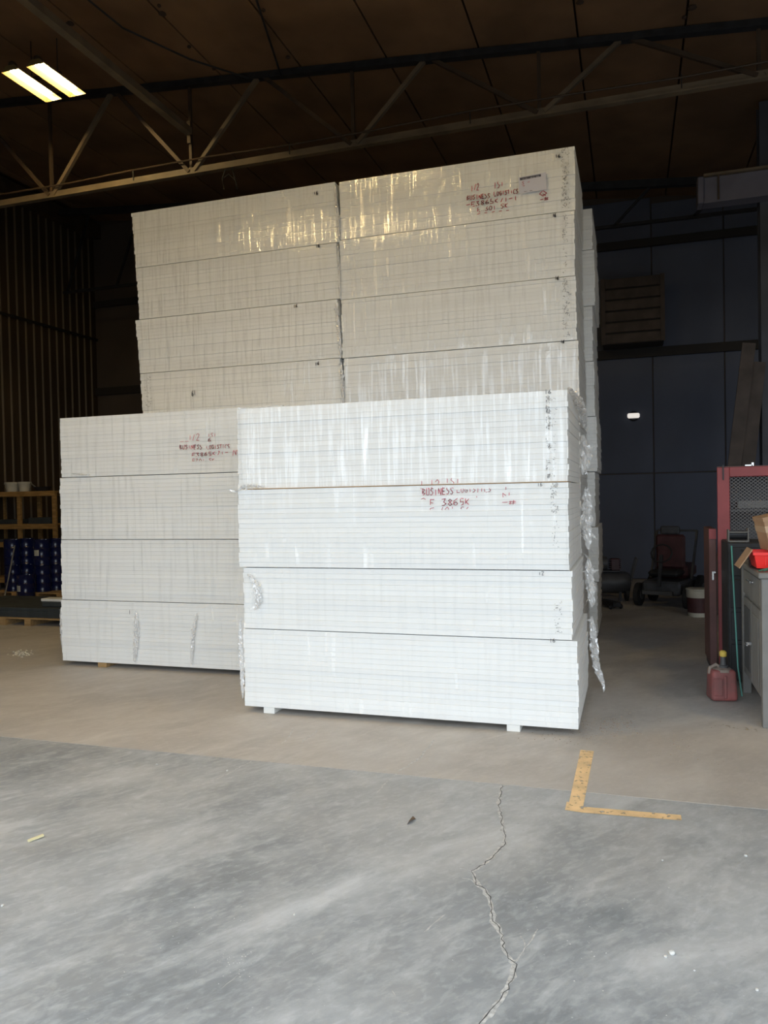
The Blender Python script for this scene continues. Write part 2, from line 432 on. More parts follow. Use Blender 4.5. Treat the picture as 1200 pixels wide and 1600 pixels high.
# back wall
wb = struct('wall_back', MB().box(XL, XR, YB, YB + 0.2, -0.3, roof(XL) + 0.05), MT['back'])
x = XL
pan = MB().box(0.01, 1.17, -0.03, 0.0, 0, 1, 0.006).mesh('wall_panel', MT['back'])
pan_b = MB().box(0.01, 1.17, -0.03, 0.0, 0, 1, 0.006).mesh('wall_panel', MT['back_haze'])
while x < XR - 0.5:
    for z0, z1 in ((0.02, 1.9), (1.92, 3.98), (4.14, 5.93), (6.07, 6.07 + roof(x + 1.2) - 6.1)):
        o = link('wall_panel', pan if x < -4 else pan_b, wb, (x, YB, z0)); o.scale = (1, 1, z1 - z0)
    x += 1.18
for z0, z1 in ((3.98, 4.14), (5.93, 6.07)):
    MB().box(XL, XR, YB - 0.09, YB, z0, z1).build('girt', MT['back_band'], wb)
wr = struct('wall_right', MB().box(XR, XR + 0.2, DY - 0.3, YB + 0.2, -0.3, roof(XL) + 0.05), MT['back'])
wf = struct('wall_front', MB().box(XL, DX0, DY - 0.3, DY, -0.3, 7.9).box(DX1, XR, DY - 0.3, DY, -0.3, 7.9).box(DX0, DX1, DY - 0.3, DY, DZ, 7.9), MT['back'])
# roof lining in long strips
cl = MB().add([(XL - .2, DY - .3, roof(XL - .2) + .08), (XR + .2, DY - .3, roof(XR + .2) + .08), (XR + .2, YB + .2, roof(XR + .2) + .08), (XL - .2, YB + .2, roof(XL - .2) + .08),
               (XL - .2, DY - .3, roof(XL - .2) + .25), (XR + .2, DY - .3, roof(XR + .2) + .25), (XR + .2, YB + .2, roof(XR + .2) + .25), (XL - .2, YB + .2, roof(XL - .2) + .25)],
              [(0, 1, 2, 3), (4, 7, 6, 5), (0, 4, 5, 1), (1, 5, 6, 2), (2, 6, 7, 3), (3, 7, 4, 0)])
ceiling = struct('ceiling', cl, MT['ceil_spot'])
x = -4.03 - 1.17 * 7
while x < XR:
    a, b = max(x + 0.012, XL), min(x + 1.158, XR)
    if b > a + 0.1:
        c = (a + b) / 2
        MB().add([(a, DY, roof(a)), (c, DY, roof(c) - .02), (b, DY, roof(b)), (a, YB, roof(a)), (c, YB, roof(c) - .02), (b, YB, roof(b)),
                  (a, DY, roof(a) + .08), (b, DY, roof(b) + .08), (a, YB, roof(a) + .08), (b, YB, roof(b) + .08)],
                 [(0, 1, 4, 3), (1, 2, 5, 4), (0, 3, 8, 6), (2, 7, 9, 5), (6, 8, 9, 7)]).build('ceiling_panel', MT['ceil'], ceiling)
    x += 1.17
for k in range(26):
    sx = random.uniform(-7.5, 1.5); sy = random.uniform(7.0, 9.3)
    xs = -4.03 + 1.17 * round((sx + 4.03) / 1.17) + random.uniform(-.1, .1)
    s_ = random.uniform(.02, .05)
    MB().lathe([(s_ * .3, -.03), (s_, -.012), (s_ * .8, .0)], (xs, sy, roof(xs) - 0.005), 8).build('lining_button', MT['ceil_spot'], ceiling)


# ------------------------------------------------------------------ roof truss
YT = 9.4
def top(x): return roof(x) - 0.06
tt = thing('roof_truss', 'long open-web roof truss running level above the stacks', 'truss', (0, 0, 0))
L_ang = MB()
L_ang.box(XL, XR, YT - .045, YT + .045, 6.07, 6.09).box(XL, XR, YT - .008, YT + .008, 6.08, 6.17)
L_ang.build('bottom_chord', MT['steel_lit'], tt)
MB().bar((XL, YT, top(XL)), (XR, YT, top(XR)), .10, .08).build('top_chord', MT['dark'], tt)
bn = [-10.6, -8.05, -5.70, -3.32, -0.96, 1.42, 3.8]
tn = [-9.5, -6.93, -4.62, -2.33, 0.0, 2.5]
for i, xb in enumerate(bn):
    for xt in tn:
        if 0 < abs(xt - xb) < 1.75:
            left = xt < xb
            MB().bar((xb + (-.04 if left else .04), YT, 6.12), (xt + (.03 if left else -.03), YT, top(xt)), .055 if not left else .045, .05).build('diagonal', MT['steel_lit'] if not left else MT['steel'], tt)  # right-leaning diagonals painted as lit, left-leaning ones as shaded
    MB().bar((xb - .02, YT + .03, 6.12), (xb - .02, YT + .03, top(xb)), .04).build('vertical', MT['steel'], tt)
cab = thing('power_cable', 'thin cable running along the truss just above its bottom chord', 'cable')
pts = [(XL + 1.2 * i, YT - .06, 6.235 + .02 * math.sin(i * 1.7)) for i in range(14)]
MB().tube(pts, .012, 6).build('wire', MT['steel'], cab)
for i in range(0, 14, 2):
    MB().bar((pts[i][0], YT - .06, 6.10), (pts[i][0], YT - .06, 6.25), .012).build('wire_tie', MT['black'], cab)
for i, (sx, lab) in enumerate(((-5.72, 'straight tan steel brace running from overhead towards the truss, beside the lamp'),)):
    st = thing('roof_brace', lab, 'brace')
    MB().bar((sx, DY, 6.66), (sx, YT - .02, 6.66), .10, .09).build('pipe', MT['steel_lit'], st)
    MB().bar((sx, YT, 6.5), (sx, YT, 6.8), .05).build('end_plate', MT['steel'], st)
    for yy in (2.0, 5.2, 6.0):
        MB().bar((sx, yy, 6.66), (sx, yy, roof(sx)), .03).build('hanger', MT['steel'], st)
rod = thing('brace_rod', 'thin dark diagonal rod under the roof lining above the truss', 'rod')
MB().tube([(-4.31, YT - .03, 7.15), (-3.45, 6.3, roof(-3.45) - .08)], .014, 6).build('rod', MT['dark'], rod)
MB().tube([(-5.9, 6.6, roof(-5.9) - .05), (-5.6, 7.8, roof(-5.6) - .22), (-5.2, 8.6, roof(-5.2) - .2), (-4.75, YT, 7.2)], .012, 6).build('cord', MT['dark'], rod)
hook = thing('hanging_wire', 'loose dark wire loop dangling below the truss chord', 'wire')
hp = onY(352, 262, YT)
MB().tube([(hp.x, YT, 6.08), (hp.x - .05, YT, 5.95), (hp.x - .03, YT, 5.8)], .008, 5).tube([(hp.x + .1, YT, 6.08), (hp.x + .15, YT, 5.9), (hp.x + .17, YT, 5.78)], .008, 5).tube([(hp.x - .05, YT, 5.95), (hp.x + .05, YT, 6.0), (hp.x + .15, YT, 5.9)], .006, 5).build('loop', MT['black'], hook)
ft = thing('girder', 'dark steel girder under the roof beyond the truss', 'girder')
MB().box(XL + .3, XR - .1, 13.2, 13.26, 5.9, 5.95).bar((XL + .3, 13.2, roof(XL + .3) - .3), (XR - .1, 13.2, roof(XR) - .3), .1, .12).build('chord', MT['dark'], ft)
for k in range(14):
    xa = XL + .4 + k * 1.2
    MB().bar((xa, 13.22, 5.93), (xa + .6, 13.22, roof(xa + .6) - .3), .04).build('web', MT['dark'], ft)


# ------------------------------------------------------------------ lamps
def lamp(x, y, z, label, dx=0.0):
    t = thing('strip_lamp', label, 'lamp', (x, y, z), 0, 'twin-strip roof lamps')
    for s_ in (-.19, .19):
        rf = MB()
        rf.add([(s_ - .13, -.38, .0), (s_ + .13, -.38, .0), (s_ + .06, -.38, .07), (s_ - .06, -.38, .07), (s_ - .13, .38, .0), (s_ + .13, .38, .0), (s_ + .06, .38, .07), (s_ - .06, .38, .07)],
               [(3, 2, 6, 7), (0, 3, 7, 4), (1, 5, 6, 2), (0, 1, 2, 3), (4, 7, 6, 5)])
        r = rf.build('reflector', MT['white'], t)
        MB().tube([(s_, -.35, .022), (s_, .35, .022)], .026, 10).build('tube', MT['tube'], r, smooth=True)
        MB().lathe([(.05, 0), (.05, .05), (.03, .07)], (s_, -.33, .06), 10).build('ballast', MT['steel'], t)
    MB().bar((-.25, 0, .09), (.25, 0, .09), .04, .03).build('cross_bar', MT['steel'], t)
    for s_ in (-.2, .2):
        MB().tube([(s_, 0, .09), (s_, 0, roof(x + s_) - z)], .006, 5).build('cable', MT['dark'], t)
    return t
lamp(-7.03, 8.14, 6.93, 'warm glowing twin-tube strip lamp hanging left of the stacks')
lamp(-5.4, 2.2, 6.2, 'warm twin-tube strip lamp over the door side of the hall, left')
lamp(-3.9, 2.4, 6.12, 'warm twin-tube strip lamp over the door side of the hall, middle')
lamp(3.2, 3.9, 6.05, 'warm twin-tube strip lamp over the right aisle near the front')
lamp(-3.3, 3.9, 6.3, 'added unseen warm strip lamp in front of the tall stacks, overhead')  # unseen lamp, added to raise the warm light on the stacks

# ------------------------------------------------------------------ handwriting: strokes drawn with a marker
GL = {
    '0': [[(.5, 1), (.1, .7), (.1, .3), (.5, 0), (.9, .3), (.9, .7), (.5, 1)]],
    '1': [[(.5, 1), (.5, 0)]],
    '2': [[(.1, .8), (.5, 1), (.9, .75), (.1, 0), (.9, .05)]],
    '3': [[(.1, .95), (.8, 1), (.4, .55), (.9, .3), (.5, 0), (.1, .1)]],
    '5': [[(.9, 1), (.2, 1), (.2, .55), (.8, .5), (.8, .1), (.1, 0)]],
    '6': [[(.8, 1), (.2, .6), (.1, .2), (.5, 0), (.9, .25), (.5, .5), (.15, .35)]],
    '8': [[(.5, .5), (.15, .75), (.5, 1), (.85, .75), (.15, .25), (.5, 0), (.9, .25), (.5, .5)]],
    '7': [[(.1, 1), (.9, 1), (.4, 0)]],
    '/': [[(.8, 1), (.2, 0)]],
    '-': [[(.1, .5), (.9, .55)]],
    '#': [[(.3, 1), (.2, 0)], [(.8, 1), (.7, 0)], [(0, .7), (1, .7)], [(0, .3), (1, .3)]],
    'B': [[(.15, 0), (.15, 1), (.75, .8), (.2, .5), (.9, .25), (.15, 0)]],
    'U': [[(.1, 1), (.15, .2), (.5, 0), (.85, .2), (.9, 1)]],
    'S': [[(.9, .95), (.4, 1), (.15, .75), (.85, .35), (.5, 0), (.1, .1)]],
    'I': [[(.5, 1), (.5, 0)]],
    'N': [[(.1, 0), (.15, 1), (.85, 0), (.9, 1)]],
    'E': [[(.9, 1), (.15, .95), (.1, 0), (.9, .05)], [(.12, .5), (.7, .52)]],
    'L': [[(.15, 1), (.15, 0), (.9, .05)]],
    'O': [[(.5, 1), (.1, .6), (.3, 0), (.8, .1), (.9, .7), (.5, 1)]],
    'G': [[(.9, .9), (.3, 1), (.1, .4), (.5, 0), (.9, .2), (.9, .5), (.5, .5)]],
    'T': [[(.05, 1), (.95, 1)], [(.5, 1), (.5, 0)]],
    'C': [[(.9, .9), (.4, 1), (.1, .5), (.4, 0), (.9, .1)]],
    'K': [[(.15, 1), (.15, 0)], [(.9, 1), (.2, .5), (.9, 0)]],
    'R': [[(.15, 0), (.15, 1), (.8, .8), (.2, .5), (.9, 0)]],
    'Q': [[(.5, 1), (.1, .5), (.5, .1), (.9, .5), (.5, 1)], [(.5, .4), (.95, 0)]],
}
def write(mb, text, q, Y, wid, lo=0.0, hi=1.0, jit=.06):
    mb.words = getattr(mb, 'words', []); mb.words.append(len(mb.f)); wid *= .8
    """text inside the photograph quad q = (x0,ytop0,x1,ytop1,height px) laid on the plane y=Y; strokes between lo and hi of the letter height."""
    x0, t0, x1, t1, h = q
    n = len(text)
    for i, ch in enumerate(text):
        if ch not in GL: continue
        dy = random.uniform(-.05, .05)
        for st in GL[ch]:
            pts = []
            for (u, v) in st:
                u += random.uniform(-jit, jit); v += random.uniform(-jit, jit) + dy
                pts.append((u, v))
            for (a, b) in zip(pts[:-1], pts[1:]):
                k = 4
                for j in range(k):
                    p = [a[0] + (b[0] - a[0]) * j / k, a[1] + (b[1] - a[1]) * j / k]
                    r = [a[0] + (b[0] - a[0]) * (j + 1) / k, a[1] + (b[1] - a[1]) * (j + 1) / k]
                    if min(p[1], r[1]) < lo or max(p[1], r[1]) > hi: continue
                    def w3(uv):
                        f_ = (i + .08 + .84 * uv[0]) / n
                        return onY(x0 + (x1 - x0) * f_, t0 + (t1 - t0) * f_ + h * (1 - uv[1]), Y)
                    P, Q = w3(p), w3(r)
                    d = (Q - P)
                    if d.length < 1e-5: continue
                    d.normalize(); s_ = Vector((-d.z, 0, d.x)) * wid / 2; e = d * wid * .3
                    mb.add([P - s_ - e, P + s_ - e, Q + s_ + e, Q - s_ + e], [(0, 1, 2, 3)])


# ------------------------------------------------------------------ foam bundles
def board_mesh(W, D, T): return MB().box(0, W, 0, D, 0, T, 0.0014).mesh('foam_board', MT['foam'])
BM = {}
def wrinkle_shell(W, D, H, seed, amp=.006):
    """Film pulled round the bundle: front, right, left and top faces as one thin rippled skin."""
    rnd = random.Random(seed)
    mb = MB(); nz = 7
    path = []                                      # outline from left-back round the front to right-back
    def seg(a, b, n):
        for i in range(n): path.append((a[0] + (b[0] - a[0]) * i / n, a[1] + (b[1] - a[1]) * i / n))
    o = .010
    seg((-o, D), (-o, 0.02), 10); seg((-o, .02), (.02, -o), 2); seg((.02, -o), (W - .02, -o), 60); seg((W - .02, -o), (W + o, .02), 2); seg((W + o, .02), (W + o, D), 12)
    path.append((W + o, D))
    n = len(path); off = [[rnd.uniform(0, 1) for _ in range(n)] for _ in range(nz)]
    col = [rnd.uniform(0, 1) for _ in range(n)]
    vs = []
    for j in range(nz):
        z = H * (0.004 + .992 * j / (nz - 1))
        for i, (x, y_) in enumerate(path):
            k = amp * (.6 * col[i] + .4 * off[j][i])
            nx = -1 if x < 0 else (1 if x > W else 0); ny = -1 if 0 <= x <= W else 0
            vs.append((x + nx * k, y_ + ny * k, z))
    fs = [(j * n + i, j * n + i + 1, (j + 1) * n + i + 1, (j + 1) * n + i) for j in range(nz - 1) for i in range(n - 1)]
    return mb.add(vs, fs)


def bundle(x0, x1, Y, z0, z1, n, label, group, D=1.2, shear=0.0, film='film', seed=0, jy=.004, jx=.005):
    t = thing('foam_bundle', label, 'foam bundle', (x0, Y, z0), 0, group)
    W, H = x1 - x0, z1 - z0 - .006
    p = H / n; T = p - .0006
    key = (round(W, 2), D, round(T, 4))
    if key not in BM: BM[key] = board_mesh(key[0], D, T)
    rnd = random.Random(seed * 13 + 5)
    for i in range(n):
        sx = shear * (i / (n - 1) - .5)
        link('foam_board', BM[key], t, (sx + rnd.uniform(-jx, jx), rnd.uniform(-jy, jy) + .002, i * p), (0, 0, rnd.uniform(-.0012, .0012)))
    fb = wrinkle_shell(W, D, H, seed)
    if shear:
        for v in fb.v: v.x += shear * (v.z / H - .5)
    me = fb.mesh('stretch_film', MT[film], True)
    link('stretch_film', me, t)
    return t


class Words(list):
    pass
def mark(parent, name, mb, m, label=None):
    ws = getattr(mb, 'words', [])
    cuts = [k for k in ws if k < len(mb.f)] + [len(mb.f)]
    if len(cuts) < 3: cuts = [0, len(mb.f)]
    for a, b in zip(cuts[:-1], cuts[1:]):
        sub = MB()
        for f in mb.f[a:b]: sub.add([mb.v[i] for i in f], [tuple(range(len(f)))])
        if not sub.f: continue
        o = link(name, sub.mesh(name, m), parent, label=label)
        o.location = -parent.location
    return o


def stamp(parent, x_px0, x_px1, y0, y1, Y, dens, wid=.0035, seed=0):
    """Small grey printed characters repeated down the board edges."""
    rnd = random.Random(seed); mb = MB(); y_ = y0
    while y_ < y1:
        for k in range(dens):
            x = rnd.uniform(x_px0, x_px1)
            a = onY(x, y_ + rnd.uniform(-1, 1), Y); l = rnd.uniform(.004, .016); vert = rnd.random() < .6
            d = Vector((0, 0, l)) if vert else Vector((l, 0, 0)); s_ = Vector((wid / 2, 0, 0)) if vert else Vector((0, 0, wid / 2))
            mb.add([a - s_, a + s_, a + s_ + d, a - s_ + d], [(0, 1, 2, 3)])
        y_ += 2.2
    return mark(parent, 'edge_stamp', mb, MT['grey_ink'], 'grey printed marks down the board edges')


def crumple(parent, name, pts, rad, seed, label=None, flat=.6, m='crumple'):
    """Gathered rope or tuft of loose film along pts, world coordinates."""
    rnd = random.Random(seed); mb = MB()
    n = 14; rings = []
    P = [Vector(p) for p in pts]; dense = []
    for a, b in zip(P[:-1], P[1:]):
        k = max(2, int((b - a).length / (rad * .45)))
        for i in range(k): dense.append(a.lerp(b, i / k))
    dense.append(P[-1]); m_ = len(dense)
    for i, c in enumerate(dense):
        f_ = math.sin(math.pi * min(1, max(0, (i + .6) / (m_ + .2)))) ** .5
        for k in range(n):
            t = 2 * math.pi * k / n; r = rad * f_ * rnd.uniform(.45, 1.15)
            mb.v.append(c + Vector((math.cos(t) * r, math.sin(t) * r * flat, rnd.uniform(-.3, .3) * rad)))
    for i in range(m_ - 1):
        for k in range(n): mb.f.append([i * n + k, i * n + (k + 1) % n, (i + 1) * n + (k + 1) % n, (i + 1) * n + k])
    # loose tails
    for _ in range(5):
        c = rnd.choice(dense); d = Vector((rnd.uniform(-1, 1), -rnd.uniform(.1, .6), rnd.uniform(-1, .6))).normalized() * rad * rnd.uniform(1.2, 2.2)
        s_ = Vector((rnd.uniform(-1, 1), 0, rnd.uniform(-1, 1))).normalized() * rad * .25
        k0 = len(mb.v); mb.v += [c - s_, c + s_, c + d * .5 + s_ * 1.6, c + d * .5 - s_ * .5, c + d]
        mb.f += [[k0, k0 + 1, k0 + 2, k0 + 3], [k0 + 3, k0 + 2, k0 + 4]]
    me = mb.mesh(name, MT[m])
    o = link(name, me, parent, label=label); o.location = -parent.location
    return o


ORD = ['bottom', 'second from the floor', 'third from the floor', 'fourth from the floor', 'fourth from the top', 'third from the top', 'second from the top', 'topmost']
# front stack ------------------------------------------------------
YF = 5.133
GF = 'wrapped foam bundles in the front stack'
F4 = bundle(-2.772, -0.345, YF, .048, .634, 16, 'bottom bundle of white foam boards in the front stack, resting on small foam feet', GF, seed=1)
F3 = bundle(-2.762, -0.370, YF, .634, 1.092, 12, 'thinner film-wrapped foam bundle marked 12, second from the floor in the front stack', GF, seed=2)
F2 = bundle(-2.785, -0.385, YF - .012, 1.092, 1.672, 16, 'white foam bundle with red handwriting BUSINESS LOGISTICS in the front stack', GF, seed=3)
F1 = bundle(-2.784, -0.387, YF, 1.672, 2.272, 16, 'topmost white foam bundle of the front stack, boards fanned at its right end', GF, seed=4, film='film_top')
# left stack -------------------------------------------------------
YS = 6.19
GS = 'wrapped foam bundles in the low left stack'
xs_ = [(-5.335, -2.96), (-5.318, -2.94), (-5.308, -2.93), (-5.285, -2.91)]
zs_ = [.048, .650, 1.238, 1.843, 2.424]
labs = ['bottom foam bundle of the low left stack, two shiny strips of film on its face',
        'foam bundle second from the floor in the low left stack',
        'plain foam bundle below the top one in the low left stack',
        'topmost foam bundle of the low left stack with red handwriting at its right']
SB = [bundle(xs_[i][0], xs_[i][1], YS, zs_[i], zs_[i + 1], 16, labs[i], GS, seed=10 + i, D=1.17) for i in range(4)]
# tall back stacks -------------------------------------------------
YK = 7.4
GL_ = 'wrapped foam bundles in the tall left column at the back'
GR_ = 'wrapped foam bundles in the tall right column at the back'
GQ_ = 'wrapped foam bundles in the rearmost column'
left_x = [-5.20, -5.20, -5.20, -5.20, -5.198, -5.232, -5.213, -5.248]
right_x = [-2.775, -2.775, -2.778, -2.776, -2.776, -2.790, -2.797, -2.785]
KL, KR, KQ = [], [], []
zl = [.02, .62, 1.22, 1.82, 2.42, 3.025, 3.625, 4.20, 4.815]
zr = [.02, .62, 1.22, 1.82, 2.42, 3.016, 3.612, 4.215, 4.805]
zq = zr[:8] + [4.66]
ex = {7: 'cut level at the top', 6: 'with yellow glints on its film', 5: 'bulging a little to the left', 4: 'half hidden by the low stack'}
for i in range(8):
    KL.append(bundle(left_x[i], -2.812, YK, zl[i], zl[i + 1], 16, 'foam bundle in the tall back left column, ' + ORD[i], GL_, seed=30 + i, film='film_top', shear=[0, 0, 0, 0, -.02, -.035, -.03, -.035][i], jy=.006))
for i in range(8):
    lab = 'foam bundle in the tall back right column, ' + ORD[i] + (', with paper label and red writing' if i == 7 else '')
    KR.append(bundle(right_x[i], right_x[i] + 2.325, YK, zr[i], zr[i + 1], 16, lab, GR_, seed=50 + i, film='film_top', jy=.006))
for i in range(8):
    KQ.append(bundle(-2.66, -.36 + [0, .02, -.01, .015, 0, -.01, .02, .0][i], YK + 1.26, zq[i], zq[i + 1], 12 if i == 7 else 16, 'foam bundle in the rearmost column behind the tall right one, ' + ORD[i], GQ_, seed=70 + i, film='film'))

# marks on the front stack
yf = YF - .0185
mb = MB()
write(mb, '1 12 1S1', (655, 752, 719, 746, 12), yf, .005, lo=.3)
mark(F1, 'red_word', mb, MT['red_ink'], 'red marker writing')
mb = MB()
write(mb, '1 12  1 ', (655, 757, 700, 755, 8), yf - .012, .004, hi=.45)
write(mb, 'BUSINESS', (659, 763, 709, 762, 11), yf - .012, .006)
write(mb, 'LOGISTICS', (713, 762, 768, 761, 8), yf - .012, .005, hi=.75)
write(mb, '2', (657, 778, 666, 778, 9), yf - .012, .005, lo=.6)
write(mb, 'E 3865K', (671, 780, 735, 778, 11), yf - .012, .006)
write(mb, '71-1-T', (736, 775, 772, 773, 9), yf - .012, .005, lo=.6)
write(mb, 'E 301 SK', (671, 793, 734, 791, 10), yf - .012, .005, lo=.55)
write(mb, 'N', (783, 771, 798, 769, 8), yf - .012, .005, lo=.2)
write(mb, '-#', (783, 782, 806, 781, 7), yf - .012, .005)
write(mb, '1', (788, 761, 793, 761, 4), yf - .012, .005)
mark(F2, 'red_word', mb, MT['red_ink'], 'red marker writing')
for par, txt, q, Y in ((F1, '16', (850, 609, 862, 608, 7), yf), (F2, '16', (839, 754, 848, 753, 7), yf - .012), (F3, '12', (841, 893, 850, 892, 7), yf), (F4, '16', (858, 997, 868, 997, 7), yf)):
    mb = MB(); write(mb, txt, q, Y, .004); mark(par, 'pen_number', mb, MT['black_ink'], 'pen number ' + txt)
stamp(F1, 853, 859, 616, 748, yf, 6, seed=1); stamp(F1, 862, 868, 616, 748, yf, 1, seed=2)
stamp(F2, 860, 872, 756, 810, yf - .012, 6, seed=3); stamp(F2, 862, 872, 812, 884, yf - .012, 1, seed=4)
stamp(F3, 866, 878, 940, 992, yf, 2, seed=5)
# seam board edge: thin brown line between top bundles
MB().box(-2.70, -.39, YF - .017, YF + .3, 1.6668, 1.6715).build('seam_sheet', MT['wood'], F2).location = -F2.location

# marks on the left stack
ys = YS - .019
mb = MB()
write(mb, ' 1/2', (288, 678, 312, 677, 12), ys, .006)
write(mb, '1S1', (324, 677, 338, 676, 6), ys, .005)
write(mb, '69', (324, 684, 336, 684, 6), ys, .006)
write(mb, '--', (280, 686, 296, 686, 8), ys, .004)
write(mb, 'BUSINESS', (280, 695, 316, 695, 7), ys, .007)
write(mb, 'LOGISTICS', (322, 696, 359, 694, 6), ys, .007)
write(mb, 'E3865K71-', (299, 708, 357, 704, 6), ys, .007)
write(mb, 'E301 SK', (300, 717, 336, 716, 6), ys, .006, lo=.4)
write(mb, 'N#', (363, 703, 377, 700, 9), ys, .007)
mark(SB[3], 'red_word', mb, MT['red_ink'], 'red marker writing')
mb = MB(); write(mb, '91', (196, 952, 205, 952, 8), ys, .006); mark(SB[0], 'pen_number', mb, MT['black_ink'], 'small dark pen mark')

# marks on the tall stacks
yk = YK - .021
mb = MB()
write(mb, '1/2', (735, 289, 749, 286, 11), yk, .008)
write(mb, '1S1', (771, 284, 787, 281, 11), yk, .008, hi=.9)
write(mb, 'BUSINESS', (729, 306, 766, 302, 7), yk, .009)
write(mb, 'LOGISTICS', (771, 300, 810, 295, 7), yk, .009)
write(mb, '-E3865K71-1', (728, 317, 809, 305, 7), yk, .009)
write(mb, 'E 301 SK', (745, 325, 794, 317, 7), yk, .008)
write(mb, '- - - - -', (745, 331, 796, 325, 7), yk, .008)
write(mb, 'Q', (841, 299, 856, 297, 9), yk, .009)
write(mb, '-#', (843, 309, 857, 307, 6), yk, .009)
mark(KR[7], 'red_word', mb, MT['red_ink'], 'red marker writing')
c = [onY(x, y, yk) for x, y in ((810, 277), (853, 269), (854, 296), (811, 303))]
lb = MB()
lb.add([p for p in c] + [p + Vector((0, .002, 0)) for p in c], [(3, 2, 1, 0), (4, 5, 6, 7), (0, 1, 5, 4), (1, 2, 6, 5), (2, 3, 7, 6), (3, 0, 4, 7)])
lo_ = mark(KR[7], 'shipping_label', lb, MT['paper'], 'lilac paper label with a dark header bar')
hb = MB(); hb.add([onY(x, y, yk - .001) for x, y in ((812, 278), (845, 272), (845.5, 275.5), (812.5, 282))], [(3, 2, 1, 0)])
h_o = link('header_bar', hb.mesh('header_bar', MT['black_ink']), lo_)
tx = MB(); write(tx, 'NO SC', (816, 279.3, 836, 275.7, 1.6), yk - .0016, .0025); write(tx, 'GR', (837, 275.2, 843, 274.2, 1.6), yk - .0016, .0025)
link('header_print', tx.mesh('header_print', MT['paper']), lo_)
tx = MB(); write(tx, 'SZ-', (815, 284, 828, 282, 4.5), yk - .0016, .005); write(tx, '7', (816, 290, 820, 289, 3), yk - .0016, .004)
link('red_note', tx.mesh('red_note', MT['red_ink']), lo_)
tx = MB(); tx.add([onY(x, y, yk - .0016) for x, y in ((816, 299.5), (832, 297), (832, 298), (816, 300.5))], [(3, 2, 1, 0)])
link('print_line', tx.mesh('print_line', MT['grey_ink']), lo_)
for par, txt, q in ((KR[7], '16', (867, 242, 876, 240, 6)), (KR[6], '16', (863, 334, 869, 333, 6)), (KR[5], '16', (867, 432, 873, 431, 6)), (KR[4], '16', (876, 532, 882, 531, 5)),
                    (KL[7], '16', (490, 299, 497, 298, 6)), (KL[6], '16', (493, 382, 500, 381, 5)), (KL[5], '16', (458, 476, 465, 475, 5)), (KL[4], '16', (492, 566, 499, 565, 5)), (KL[4], '61', (299, 610, 306, 610, 9))):
    mb = MB(); write(mb, txt, q, yk, .009); mark(par, 'pen_number', mb, MT['black_ink'], 'small dark pen mark')
stamp(KR[7], 877, 886, 232, 326, yk, 5, wid=.006, seed=11); stamp(KR[7], 883, 890, 232, 326, yk, 2, wid=.006, seed=12)
stamp(KR[6], 879, 886, 338, 426, yk, 3, wid=.006, seed=13); stamp(KR[5], 879, 890, 436, 528, yk, 4, wid=.006, seed=14)
stamp(KL[4], 226, 236, 588, 638, yk, 3, wid=.006, seed=15)

# gathered loose film
crumple(F2, 'film_tuft', [onY(368, 768, YF - .02), onY(385, 758, YF - .03), onY(412, 760, YF - .02)], .028, 1, 'loose tuft of clear film at the left end')
crumple(F1, 'film_tuft', [onY(372, 638, YF - .01), onY(410, 636, YF + .02), onY(450, 634, YF + .03)], .012, 2, 'film gathered along the top left edge')
crumple(F3, 'film_tuft', [onY(388, 897, YF - .02), onY(402, 915, YF - .03), onY(404, 940, YF - .025), onY(398, 952, YF - .02)], .030, 3, 'knotted tuft of clear film')
crumple(F4, 'film_tuft', [(-2.80, YF + .01, .70), (-2.81, YF + .02, .5), (-2.80, YF + .02, .3), (-2.80, YF + .02, .1)], .022, 4, 'loose film hanging down the left corner')
crumple(F1, 'film_rope', [(-.385, YF + .12, 2.29), (-.35, YF + .5, 2.26), (-.34, YF + .9, 2.2), (-.335, YF + 1.2, 2.1)], .035, 5, 'rope of twisted film over the right end')
crumple(F1, 'film_rope', [(-.36, YF + 1.24, 2.05), (-.34, YF + 1.25, 1.9), (-.35, YF + 1.24, 1.75)], .05, 6, 'crumpled film hanging behind the right end')
crumple(F2, 'film_rope', [(-.33, YF + 1.2, 1.63), (-.34, YF + 1.25, 1.4), (-.33, YF + 1.22, 1.15)], .05, 7, 'crumpled film on the right end')
crumple(F3, 'film_rope', [(-.33, YF + 1.24, 1.06), (-.32, YF + 1.25, .9), (-.31, YF + 1.24, .68)], .04, 8, 'crumpled film on the right end')
crumple(F4, 'film_rope', [(-.31, YF + 1.22, .6), (-.30, YF + 1.23, .4), (-.28, YF + 1.22, .2), (-.22, YF + 1.2, .045)], .035, 9, 'crumpled film trailing to the floor')
crumple(SB[0], 'film_strip', [onY(212, 955, YS - .02), onY(214, 985, YS - .02), onY(210, 1034, YS - .02)], .028, 10, 'shiny gathered film strip')
crumple(SB[0], 'film_strip', [onY(308, 958, YS - .02), onY(302, 985, YS - .02), onY(299, 1038, YS - .02)], .018, 11, 'shiny gathered film strip')
crumple(SB[0], 'film_tuft', [(-5.36, YS + .03, .55), (-5.37, YS + .05, .3), (-5.36, YS + .05, .1)], .025, 12, 'loose film at the left corner')
crumple(SB[3], 'film_tuft', [onY(112, 740, YS - .02), onY(140, 742, YS - .02)], .014, 13, 'film tuft in the seam')
crumple(KL[7], 'film_edge', [onY(522, 292, YK - .02), onY(529, 340, YK - .02), onY(530, 376, YK - .02)], .016, 14, 'gathered film at the right edge')
crumple(KL[6], 'film_edge', [onY(528, 384, YK - .02), onY(530, 430, YK - .02), onY(531, 466, YK - .02)], .015, 15, 'gathered film at the right edge')
crumple(KL[5], 'film_edge', [onY(524, 474, YK - .02), onY(529, 520, YK - .02), onY(532, 560, YK - .02)], .02, 16, 'gathered film at the right edge')
